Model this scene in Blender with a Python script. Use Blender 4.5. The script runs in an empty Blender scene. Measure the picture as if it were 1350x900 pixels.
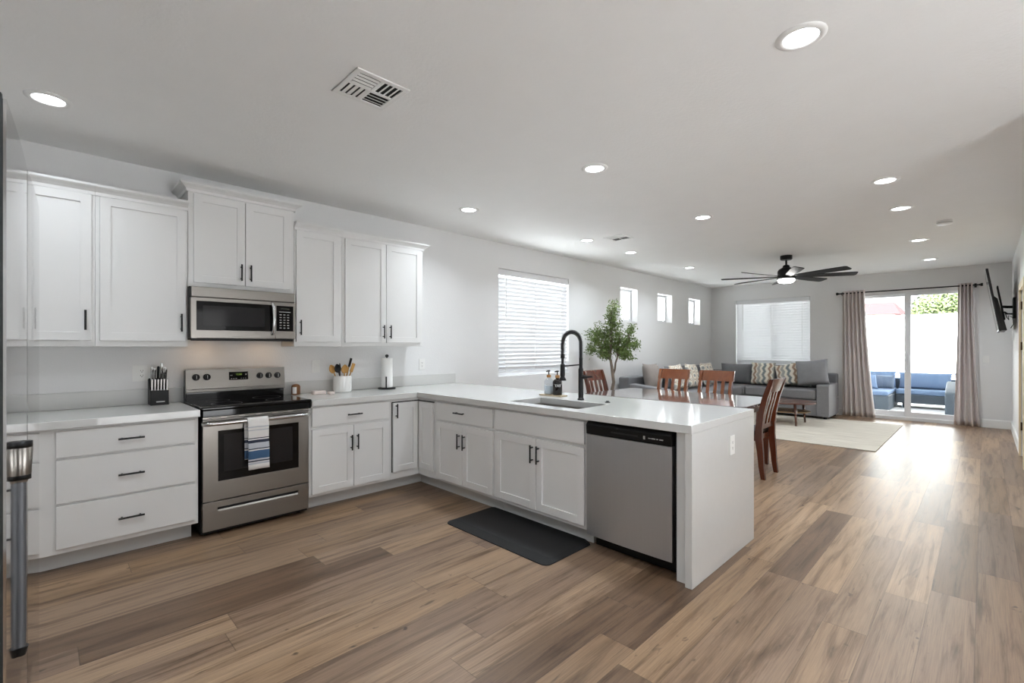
import bpy, bmesh, math, random
from math import pi, sin, cos, radians
from mathutils import Vector, Matrix

random.seed(7)
SC = bpy.context.scene
COL = SC.collection

# ------------------------------------------------------------------ camera, sky, exposure
H = 1.353                      # eye height
cam = bpy.data.cameras.new('camera')
cam.sensor_width = 36.0
cam.lens = 36.0 * 620.5 / 1350.0
cam.shift_y = 6.8 / 1350.0
cam.clip_start = 0.02
camo = bpy.data.objects.new('camera', cam)
COL.objects.link(camo)
camo.location = (0, 0, H)
camo.rotation_euler = (pi / 2, 0, radians(45.1 - 90))
SC.camera = camo

SKY_STRENGTH = 1.6
LAMP = 3.2                     # watts of each recessed lamp
world = bpy.data.worlds.new('sky')
SC.world = world
world.use_nodes = True
wn = world.node_tree
wn.nodes.clear()
w_out = wn.nodes.new('ShaderNodeOutputWorld')
w_bg = wn.nodes.new('ShaderNodeBackground')
w_sky = wn.nodes.new('ShaderNodeTexSky')
w_sky.sky_type = 'HOSEK_WILKIE'
w_sky.turbidity = 3.0
w_sky.ground_albedo = 0.5
w_sky.sun_direction = Vector((-0.55, 0.35, 0.75)).normalized()
w_mix = wn.nodes.new('ShaderNodeMix')
w_mix.data_type = 'RGBA'
w_mix.inputs[0].default_value = 0.93
wn.links.new(w_sky.outputs[0], w_mix.inputs[6])
w_mix.inputs[7].default_value = (1.0, 1.0, 1.0, 1)
wn.links.new(w_mix.outputs[2], w_bg.inputs[0])
w_bg.inputs[1].default_value = SKY_STRENGTH
wn.links.new(w_bg.outputs[0], w_out.inputs[0])

sun = bpy.data.lights.new('sun', 'SUN')
sun.energy = 52.0
sun.angle = radians(0.6)
suno = bpy.data.objects.new('sun', sun)
COL.objects.link(suno)
suno.rotation_euler = Vector((0.835, -0.05, -0.548)).to_track_quat('-Z', 'Y').to_euler()

SC.view_settings.view_transform = 'Standard'
SC.view_settings.look = 'None'
SC.view_settings.gamma = 1.0
SC.view_settings.use_curve_mapping = False
SC.view_settings.exposure = 0.74
SC.cycles.use_denoising = True
SC.cycles.max_bounces = 10
SC.cycles.diffuse_bounces = 6
SC.cycles.glossy_bounces = 5
SC.cycles.transmission_bounces = 8
SC.cycles.sample_clamp_indirect = 6.0
SC.cycles.caustics_reflective = False
SC.cycles.caustics_refractive = False

# ------------------------------------------------------------------ room measures (metres)
W = 4.55        # cabinet / window wall, plane Y = W
F = 11.2        # patio door wall, plane X = F
CZ = 2.737      # ceiling
LW = -0.86      # wall behind the refrigerator, plane X = LW
RW = -0.32      # television wall, plane Y = RW
BW = -2.2       # wall behind the camera
RX = 4.0        # where the television wall starts
CT = 0.914      # worktop height


# ------------------------------------------------------------------ materials
def lin(c):
    r = []
    for v in c:
        v = v / 255.0
        r.append(v / 12.92 if v <= 0.04045 else ((v + 0.055) / 1.055) ** 2.4)
    return (r[0], r[1], r[2], 1.0)


def mat(name, col, rough=0.5, metal=0.0, var=0.0, vscale=8.0, bump=0.0, bscale=60.0, spec=0.5, stretch=None, emit=None, coat=0.0):
    m = bpy.data.materials.new(name)
    m.use_nodes = True
    nt = m.node_tree
    b = nt.nodes['Principled BSDF']
    c = lin(col)
    b.inputs['Base Color'].default_value = c
    b.inputs['Roughness'].default_value = rough
    b.inputs['Metallic'].default_value = metal
    b.inputs['Specular IOR Level'].default_value = spec
    if coat:
        b.inputs['Coat Weight'].default_value = coat
        b.inputs['Coat Roughness'].default_value = 0.08
    if var or bump:
        tc = nt.nodes.new('ShaderNodeTexCoord')
        mp = nt.nodes.new('ShaderNodeMapping')
        nt.links.new(tc.outputs['Object'], mp.inputs[0])
        if stretch:
            mp.inputs['Scale'].default_value = stretch
    if var:
        n = nt.nodes.new('ShaderNodeTexNoise')
        n.inputs['Scale'].default_value = vscale
        n.inputs['Detail'].default_value = 4
        nt.links.new(mp.outputs[0], n.inputs['Vector'])
        mx = nt.nodes.new('ShaderNodeMix')
        mx.data_type = 'RGBA'
        nt.links.new(n.outputs['Fac'], mx.inputs[0])
        mx.inputs[6].default_value = tuple(min(1, v * (1 - var)) for v in c[:3]) + (1,)
        mx.inputs[7].default_value = tuple(min(1, v * (1 + var)) for v in c[:3]) + (1,)
        nt.links.new(mx.outputs[2], b.inputs['Base Color'])
    if bump:
        n2 = nt.nodes.new('ShaderNodeTexNoise')
        n2.inputs['Scale'].default_value = bscale
        n2.inputs['Detail'].default_value = 3
        nt.links.new(mp.outputs[0], n2.inputs['Vector'])
        bp = nt.nodes.new('ShaderNodeBump')
        bp.inputs['Strength'].default_value = bump
        bp.inputs['Distance'].default_value = 0.004
        nt.links.new(n2.outputs['Fac'], bp.inputs['Height'])
        nt.links.new(bp.outputs[0], b.inputs['Normal'])
    if emit:
        b.inputs['Emission Color'].default_value = lin(emit[0])
        b.inputs['Emission Strength'].default_value = emit[1]
    return m


def emission(name, col, s):
    m = bpy.data.materials.new(name)
    m.use_nodes = True
    nt = m.node_tree
    nt.nodes.clear()
    o = nt.nodes.new('ShaderNodeOutputMaterial')
    e = nt.nodes.new('ShaderNodeEmission')
    e.inputs[0].default_value = lin(col)
    e.inputs[1].default_value = s
    nt.links.new(e.outputs[0], o.inputs[0])
    return m


M = {}
M['wall'] = mat('wall paint', (226, 226, 226), 0.75, bump=0.25, bscale=90, var=0.015, vscale=3)
M['ceiling'] = mat('ceiling paint', (240, 240, 239), 0.85, bump=0.5, bscale=55, var=0.02, vscale=5)
M['trim'] = mat('white trim paint', (236, 236, 234), 0.4, var=0.01)
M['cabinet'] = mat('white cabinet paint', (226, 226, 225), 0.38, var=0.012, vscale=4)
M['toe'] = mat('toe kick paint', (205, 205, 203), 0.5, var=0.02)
M['quartz'] = mat('white quartz', (210, 210, 208), 0.09, var=0.02, vscale=25, spec=0.42)
M['quartz_strip'] = mat('honed white quartz', (208, 208, 206), 0.4, var=0.02, vscale=25, spec=0.3)
M['black'] = mat('matte black metal', (22, 22, 23), 0.42, metal=0.3, var=0.05)
M['steel'] = mat('brushed stainless steel', (190, 193, 197), 0.34, metal=1.0, var=0.04, vscale=6, stretch=(40, 40, 0.5))
_b = M['steel'].node_tree.nodes['Principled BSDF']
_t = M['steel'].node_tree.nodes.new('ShaderNodeTangent')
_t.direction_type = 'RADIAL'
_t.axis = 'Z'
M['steel'].node_tree.links.new(_t.outputs[0], _b.inputs['Tangent'])
_b.inputs['Anisotropic'].default_value = 0.85
_b.inputs['Anisotropic Rotation'].default_value = 0.25
M['steel_h'] = mat('brushed steel, horizontal grain', (140, 136, 131), 0.30, metal=1.0, var=0.05, vscale=6, stretch=(1, 1, 60))
M['mirror_steel'] = mat('polished steel door skin', (200, 200, 200), 0.06, metal=1.0, var=0.01)
M['dark_steel'] = mat('dark grey appliance side', (34, 35, 36), 0.3, metal=0.0, var=0.05)
M['handle_grey'] = mat('grey satin handle', (92, 94, 98), 0.45, metal=0.6, var=0.04)
M['chrome'] = mat('satin chrome', (200, 200, 200), 0.18, metal=1.0, var=0.02)
M['black_glass'] = mat('black glass', (6, 6, 7), 0.05, var=0.02, spec=0.25)
M['grey_glass'] = mat('oven inner glass', (34, 33, 34), 0.08, var=0.06, vscale=4, spec=0.25)
M['black_plastic'] = mat('black plastic', (13, 13, 14), 0.42, var=0.05, spec=0.3)
M['rubber'] = mat('black foam rubber', (14, 14, 15), 0.7, var=0.08, bump=0.15, bscale=150)
M['white_plastic'] = mat('white plastic', (232, 232, 230), 0.35, var=0.01)
M['vinyl'] = mat('white vinyl frame', (225, 226, 228), 0.4, var=0.01)
M['lamp_white'] = emission('lit lamp lens', (250, 252, 255), 8.0)
M['fan_lamp'] = emission('lit fan lens', (255, 252, 246), 12.0)
M['range_lamp'] = emission('lit cooktop lamp', (255, 212, 166), 13.0)
M['display'] = emission('green digits', (130, 160, 70), 0.55)
M['mark'] = mat('printed grey marks', (170, 170, 168), 0.5, var=0.02)
M['burner'] = mat('cooktop ring print', (60, 60, 60), 0.3, var=0.02)
M['mark_white'] = mat('white print', (225, 225, 222), 0.5, var=0.02)
M['chair_wood'] = mat('cherry stained wood', (114, 60, 26), 0.22, var=0.3, vscale=5, stretch=(9, 9, 1.2), coat=0.4)
M['chair_dark'] = mat('dark cherry wood', (84, 38, 20), 0.18, var=0.3, vscale=5, stretch=(9, 9, 1.2), coat=0.5)
M['leather'] = mat('black leather', (20, 23, 21), 0.25, var=0.1, bump=0.1, bscale=120)
M['table_top'] = mat('dark polished table top', (112, 104, 104), 0.08, var=0.15, vscale=4, stretch=(10, 1, 1), coat=1.0)
M['walnut'] = mat('walnut wood', (98, 62, 50), 0.25, var=0.25, vscale=4, stretch=(8, 1, 8), coat=0.3)
M['shelf_wood'] = mat('light shelf wood', (150, 122, 88), 0.45, var=0.15, vscale=4, stretch=(8, 1, 8))
M['sofa'] = mat('charcoal woven upholstery', (134, 133, 136), 0.9, var=0.14, vscale=60, bump=0.25, bscale=220)
M['sofa_dark'] = mat('dark grey upholstery', (120, 121, 124), 0.9, var=0.14, vscale=60, bump=0.25, bscale=220)
M['taupe'] = mat('taupe plush fabric', (146, 138, 133), 0.95, var=0.2, vscale=9, bump=0.2, bscale=120)
M['grey_plush'] = mat('grey plush fabric', (144, 145, 149), 0.95, var=0.15, vscale=9, bump=0.2, bscale=120)
M['pale_plush'] = mat('pale grey green fabric', (150, 155, 150), 0.95, var=0.12, vscale=12)
M['leaf'] = mat('olive leaf', (98, 118, 58), 0.5, var=0.45, vscale=14)
M['bark'] = mat('grey brown bark', (112, 100, 88), 0.85, var=0.25, vscale=20, bump=0.5, bscale=40)
M['basket'] = mat('dark planter', (60, 58, 56), 0.7, var=0.15, vscale=30, stretch=(1, 1, 12))
M['soil'] = mat('potting soil', (50, 40, 32), 0.95, var=0.3, vscale=60)
M['bamboo'] = mat('bamboo wood', (196, 148, 78), 0.5, var=0.2, vscale=10, stretch=(6, 6, 1))
M['acacia'] = mat('brown wood', (120, 78, 40), 0.45, var=0.3, vscale=14, stretch=(6, 6, 1))
M['ceramic'] = mat('white glazed ceramic', (238, 238, 236), 0.12, var=0.01)
M['paper'] = mat('white paper', (240, 240, 238), 0.9, var=0.02, bump=0.3, bscale=200)
M['pink_stone'] = mat('pale pink glass', (226, 212, 206), 0.25, var=0.06, vscale=30)
M['pump_wood'] = mat('bamboo pump collar', (168, 122, 72), 0.5, var=0.1)
M['amber'] = mat('very dark amber glass', (22, 14, 14), 0.08, var=0.05)
M['curtain'] = mat('dusty mauve curtain', (214, 206, 203), 0.85, var=0.06, vscale=30, bump=0.15, bscale=250)
M['tv'] = mat('television black plastic', (24, 24, 26), 0.4, var=0.06)
M['screen'] = mat('television screen', (10, 10, 12), 0.12, var=0.02)
M['cream'] = mat('cream door paint', (226, 212, 184), 0.5, var=0.02)
M['bronze'] = mat('dark bronze hinge', (70, 52, 40), 0.4, metal=0.6, var=0.1)
M['patio'] = mat('pale concrete', (201, 203, 205), 0.9, var=0.06, vscale=3)
M['stucco'] = mat('white stucco', (245, 244, 240), 0.9, var=0.02, bump=0.4, bscale=60)
M['wicker'] = mat('blue grey wicker', (60, 70, 80), 0.7, var=0.25, vscale=40, stretch=(1, 6, 1), bump=0.4, bscale=80)
M['blue_cush'] = mat('blue outdoor cushion', (92, 112, 140), 0.9, var=0.08, vscale=30)
M['blue_pale'] = mat('pale blue outdoor fabric', (84, 96, 114), 0.9, var=0.15, vscale=12)
M['rust'] = mat('rust brown fabric', (72, 52, 44), 0.9, var=0.15, vscale=12)
M['rooftile'] = mat('terracotta roof', (84, 40, 42), 0.8, var=0.25, vscale=18, stretch=(1, 6, 1))
M['housewall'] = mat('tan house wall', (214, 200, 180), 0.9, var=0.03)
M['tree_leaf'] = mat('pale green foliage', (70, 82, 46), 0.7, var=0.35, vscale=3)
M['dark_slot'] = mat('dark duct', (40, 40, 40), 0.9, var=0.1)


def blind_mat():
    m = bpy.data.materials.new('white blind slat')
    m.use_nodes = True
    nt = m.node_tree
    nt.nodes.clear()
    o = nt.nodes.new('ShaderNodeOutputMaterial')
    d = nt.nodes.new('ShaderNodeBsdfDiffuse')
    t = nt.nodes.new('ShaderNodeBsdfTranslucent')
    n = nt.nodes.new('ShaderNodeTexNoise')
    n.inputs['Scale'].default_value = 20
    r = nt.nodes.new('ShaderNodeValToRGB')
    r.color_ramp.elements[0].color = (0.84, 0.85, 0.87, 1)
    r.color_ramp.elements[1].color = (0.88, 0.885, 0.89, 1)
    nt.links.new(n.outputs['Fac'], r.inputs[0])
    nt.links.new(r.outputs[0], d.inputs[0])
    t.inputs[0].default_value = (0.90, 0.91, 0.93, 1)
    mx = nt.nodes.new('ShaderNodeMixShader')
    mx.inputs[0].default_value = 0.16
    nt.links.new(d.outputs[0], mx.inputs[1])
    nt.links.new(t.outputs[0], mx.inputs[2])
    nt.links.new(mx.outputs[0], o.inputs[0])
    return m


def glass_mat(name, tint=(1, 1, 1, 1)):
    m = bpy.data.materials.new(name)
    m.use_nodes = True
    nt = m.node_tree
    nt.nodes.clear()
    o = nt.nodes.new('ShaderNodeOutputMaterial')
    t = nt.nodes.new('ShaderNodeBsdfTransparent')
    t.inputs[0].default_value = tint
    g = nt.nodes.new('ShaderNodeBsdfGlossy')
    g.inputs['Roughness'].default_value = 0.0
    fr = nt.nodes.new('ShaderNodeFresnel')
    fr.inputs[0].default_value = 1.35
    mx = nt.nodes.new('ShaderNodeMixShader')
    gm = nt.nodes.new('ShaderNodeNewGeometry')
    inv = nt.nodes.new('ShaderNodeMath')
    inv.operation = 'SUBTRACT'
    inv.inputs[0].default_value = 1.0
    nt.links.new(gm.outputs['Backfacing'], inv.inputs[1])
    mul = nt.nodes.new('ShaderNodeMath')
    mul.operation = 'MULTIPLY'
    nt.links.new(fr.outputs[0], mul.inputs[0])
    nt.links.new(inv.outputs[0], mul.inputs[1])
    nt.links.new(mul.outputs[0], mx.inputs[0])
    nt.links.new(t.outputs[0], mx.inputs[1])
    nt.links.new(g.outputs[0], mx.inputs[2])
    nt.links.new(mx.outputs[0], o.inputs[0])
    return m


M['blind'] = blind_mat()
M['glass'] = glass_mat('window glass', (0.95, 0.97, 0.97, 1))
M['bottle_glass'] = glass_mat('clear bottle glass', (0.86, 0.88, 0.90, 1))


class NT:
    """Small helper for writing node maths."""
    def __init__(self, m):
        self.t = m.node_tree

    def math(self, op, a, b=None, c=None):
        n = self.t.nodes.new('ShaderNodeMath')
        n.operation = op
        for i, v in enumerate((a, b, c)):
            if v is None:
                continue
            if isinstance(v, (int, float)):
                n.inputs[i].default_value = v
            else:
                self.t.links.new(v, n.inputs[i])
        return n.outputs[0]

    def comb(self, x, y, z):
        n = self.t.nodes.new('ShaderNodeCombineXYZ')
        for i, v in enumerate((x, y, z)):
            if isinstance(v, (int, float)):
                n.inputs[i].default_value = v
            else:
                self.t.links.new(v, n.inputs[i])
        return n.outputs[0]

    def white(self, vec, out='Value'):
        n = self.t.nodes.new('ShaderNodeTexWhiteNoise')
        n.noise_dimensions = '3D'
        self.t.links.new(vec, n.inputs['Vector'])
        return n.outputs[out]

    def noise(self, vec, scale, detail=4, rough=0.55, dist=0.0):
        n = self.t.nodes.new('ShaderNodeTexNoise')
        n.inputs['Scale'].default_value = scale
        n.inputs['Detail'].default_value = detail
        n.inputs['Roughness'].default_value = rough
        n.inputs['Distortion'].default_value = dist
        self.t.links.new(vec, n.inputs['Vector'])
        return n.outputs['Fac']

    def ramp(self, fac, stops, interp='LINEAR'):
        n = self.t.nodes.new('ShaderNodeValToRGB')
        cr = n.color_ramp
        cr.interpolation = interp
        while len(cr.elements) < len(stops):
            cr.elements.new(0.5)
        for e, (p, c) in zip(cr.elements, stops):
            e.position = p
            e.color = c
        self.t.links.new(fac, n.inputs[0])
        return n.outputs[0]

    def mix(self, fac, a, b, mode='MIX'):
        n = self.t.nodes.new('ShaderNodeMix')
        n.data_type = 'RGBA'
        n.blend_type = mode
        for i, v in ((0, fac), (6, a), (7, b)):
            if isinstance(v, (int, float)) or isinstance(v, tuple):
                n.inputs[i].default_value = v
            else:
                self.t.links.new(v, n.inputs[i])
        return n.outputs[2]


def floor_mat():
    m = bpy.data.materials.new('oak plank floor')
    m.use_nodes = True
    q = NT(m)
    nt = m.node_tree
    b = nt.nodes['Principled BSDF']
    tc = nt.nodes.new('ShaderNodeTexCoord')
    sp = nt.nodes.new('ShaderNodeSeparateXYZ')
    nt.links.new(tc.outputs['Object'], sp.inputs[0])
    x, y = sp.outputs[0], sp.outputs[1]
    PW, PL = 0.1785, 1.5
    v = q.math('DIVIDE', q.math('ADD', y, 10.0 * PW - 0.03), PW)
    row = q.math('FLOOR', v)
    fy = q.math('SUBTRACT', v, row)
    off = q.math('MULTIPLY', q.white(q.comb(row, 3.3, 1.7)), PL)
    u = q.math('DIVIDE', q.math('ADD', q.math('ADD', x, off), 20.0), PL)
    col = q.math('FLOOR', u)
    fx = q.math('SUBTRACT', u, col)
    rnd = q.white(q.comb(row, col, 4.5))
    rnd2 = q.white(q.comb(row, col, 9.5))
    base = q.ramp(rnd, [(0.0, lin((102, 80, 62))), (0.16, lin((116, 93, 72))), (0.3, lin((150, 123, 96))), (0.45, lin((136, 111, 88))),
                        (0.58, lin((117, 97, 82))), (0.72, lin((160, 133, 106))), (0.86, lin((130, 107, 88))), (1.0, lin((144, 120, 98)))])
    gx = q.math('ADD', q.math('MULTIPLY', x, 1.0), q.math('MULTIPLY', rnd, 37.0))
    gy = q.math('ADD', q.math('MULTIPLY', y, 16.0), q.math('MULTIPLY', rnd2, 91.0))
    gv = q.comb(gx, gy, 0.0)
    g1 = q.noise(gv, 1.3, 5, 0.6, 0.7)
    g2 = q.noise(q.comb(q.math('MULTIPLY', gx, 2.0), q.math('MULTIPLY', gy, 5.0), 0.0), 2.0, 4, 0.6)
    shade = q.ramp(g1, [(0.29, (0.40, 0.36, 0.32, 1)), (0.42, (0.76, 0.73, 0.70, 1)), (0.5, (1.0, 1.0, 1.0, 1)), (0.62, (1.10, 1.10, 1.09, 1)), (0.75, (1.30, 1.29, 1.26, 1))])
    c1 = q.mix(1.0, base, shade, 'MULTIPLY')
    fine = q.ramp(g2, [(0.32, (0.74, 0.73, 0.72, 1)), (0.6, (1.08, 1.08, 1.08, 1))])
    c2 = q.mix(0.8, c1, fine, 'MULTIPLY')
    # knots and dark mineral streaks
    kn = q.noise(q.comb(q.math('MULTIPLY', gx, 1.5), q.math('MULTIPLY', gy, 0.8), 3.0), 2.1, 4, 0.6, 0.8)
    kmask = q.ramp(kn, [(0.64, (0, 0, 0, 1)), (0.74, (1, 1, 1, 1))])
    c3 = q.mix(q.math('MULTIPLY', kmask, 0.7), c2, lin((66, 50, 40)))
    sk = q.noise(q.comb(q.math('MULTIPLY', gx, 5.0), q.math('MULTIPLY', gy, 0.55), 7.0), 1.9, 2, 0.5, 0.3)
    smask = q.ramp(sk, [(0.71, (0, 0, 0, 1)), (0.77, (1, 1, 1, 1))])
    c3 = q.mix(q.math('MULTIPLY', smask, 0.8), c3, lin((58, 44, 36)))
    ey = q.math('MINIMUM', fy, q.math('SUBTRACT', 1.0, fy))
    ex = q.math('MINIMUM', fx, q.math('SUBTRACT', 1.0, fx))
    seam = q.math('MAXIMUM', q.math('LESS_THAN', ey, 0.008), q.math('LESS_THAN', ex, 0.0014))
    c4 = q.mix(q.math('MULTIPLY', seam, 0.45), c3, lin((62, 48, 38)))
    nt.links.new(c4, b.inputs['Base Color'])
    rr = q.math('ADD', 0.29, q.math('MULTIPLY', g2, 0.14))
    nt.links.new(rr, b.inputs['Roughness'])
    bp = nt.nodes.new('ShaderNodeBump')
    bp.inputs['Strength'].default_value = 0.32
    bp.inputs['Distance'].default_value = 0.002
    hgt = q.math('SUBTRACT', g2, q.math('MULTIPLY', seam, 1.2))
    nt.links.new(hgt, bp.inputs['Height'])
    nt.links.new(bp.outputs[0], b.inputs['Normal'])
    return m


M['floor'] = floor_mat()


def rug_mat():
    m = bpy.data.materials.new('cream woven rug')
    m.use_nodes = True
    q = NT(m)
    nt = m.node_tree
    b = nt.nodes['Principled BSDF']
    tc = nt.nodes.new('ShaderNodeTexCoord')
    sp = nt.nodes.new('ShaderNodeSeparateXYZ')
    nt.links.new(tc.outputs['Object'], sp.inputs[0])
    x, y = sp.outputs[0], sp.outputs[1]
    n1 = q.noise(q.comb(q.math('MULTIPLY', x, 12.0), q.math('MULTIPLY', y, 1.0), 0.0), 2.0, 5, 0.65)
    n2 = q.noise(q.comb(x, y, 0.0), 3.0, 4, 0.6)
    c = q.ramp(n1, [(0.3, lin((176, 168, 156))), (0.5, lin((204, 197, 184))), (0.7, lin((222, 216, 204)))])
    c2 = q.mix(q.math('MULTIPLY', n2, 0.35), c, lin((188, 180, 168)))
    nt.links.new(c2, b.inputs['Base Color'])
    b.inputs['Roughness'].default_value = 0.95
    return m


def ikat_mat(name, mode):
    """Wavy vertical stripes (mode 0) or rows of ovals (mode 1) in cream, grey, teal and brown."""
    m = bpy.data.materials.new(name)
    m.use_nodes = True
    q = NT(m)
    nt = m.node_tree
    b = nt.nodes['Principled BSDF']
    tc = nt.nodes.new('ShaderNodeTexCoord')
    sp = nt.nodes.new('ShaderNodeSeparateXYZ')
    nt.links.new(tc.outputs['Object'], sp.inputs[0])
    x, z = sp.outputs[0], sp.outputs[2]
    nz = q.noise(tc.outputs['Object'], 14.0, 3, 0.6)
    cream, grey, teal, brown, dark = (lin(c) for c in ((236, 230, 216), (172, 172, 166), (132, 142, 142), (166, 140, 118), (110, 110, 112)))
    if mode == 0:
        zig = q.math('PINGPONG', q.math('MULTIPLY', z, 1.0), 0.065)
        t = q.math('ADD', q.math('ADD', q.math('MULTIPLY', x, 1.0), q.math('MULTIPLY', zig, 0.55)), q.math('MULTIPLY', nz, 0.035))
        f = q.math('FRACT', q.math('MULTIPLY', q.math('ADD', t, 5.0), 3.6))
        c = q.ramp(f, [(0.0, cream), (0.13, cream), (0.2, teal), (0.32, teal), (0.38, cream), (0.52, cream), (0.58, brown), (0.68, brown), (0.75, cream), (0.84, grey), (0.96, grey)])
    else:
        cx = q.math('SUBTRACT', q.math('FRACT', q.math('MULTIPLY', q.math('ADD', x, 5.0), 6.0)), 0.5)
        cz = q.math('SUBTRACT', q.math('FRACT', q.math('MULTIPLY', q.math('ADD', z, 5.0), 7.0)), 0.5)
        r = q.math('ADD', q.math('SQRT', q.math('ADD', q.math('MULTIPLY', cx, cx), q.math('MULTIPLY', cz, cz))), q.math('MULTIPLY', q.math('SUBTRACT', nz, 0.5), 0.3))
        c = q.ramp(r, [(0.0, teal), (0.2, grey), (0.27, cream), (0.42, cream), (0.48, brown), (0.56, cream), (0.66, grey)])
    nt.links.new(c, b.inputs['Base Color'])
    b.inputs['Roughness'].default_value = 0.95
    return m


def towel_mat():
    m = bpy.data.materials.new('striped cotton towel')
    m.use_nodes = True
    q = NT(m)
    nt = m.node_tree
    b = nt.nodes['Principled BSDF']
    tc = nt.nodes.new('ShaderNodeTexCoord')
    sp = nt.nodes.new('ShaderNodeSeparateXYZ')
    nt.links.new(tc.outputs['Object'], sp.inputs[0])
    z = sp.outputs[2]          # 0 at the hem, 0.39 at the fold
    white, navy, blue, pale = (lin(c) for c in ((232, 230, 228), (48, 54, 70), (66, 98, 134), (190, 194, 202)))
    st = [(0.0, white), (0.10, pale), (0.135, white), (0.145, navy), (0.165, navy), (0.17, pale), (0.20, blue), (0.355, blue), (0.36, white), (0.385, navy),
          (0.40, navy), (0.405, pale), (0.50, pale), (0.505, navy), (0.55, navy), (0.56, white), (0.585, navy), (0.60, white), (0.74, pale), (0.755, white), (0.80, pale), (0.82, white)]
    c = q.ramp(q.math('DIVIDE', z, 0.39), st, 'CONSTANT')
    nt.links.new(c, b.inputs['Base Color'])
    b.inputs['Roughness'].default_value = 0.95
    return m


M['rug'] = rug_mat()
M['stripes'] = ikat_mat('wavy striped fabric', 0)
M['ovals'] = ikat_mat('oval patterned fabric', 1)
M['towel'] = towel_mat()


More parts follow.
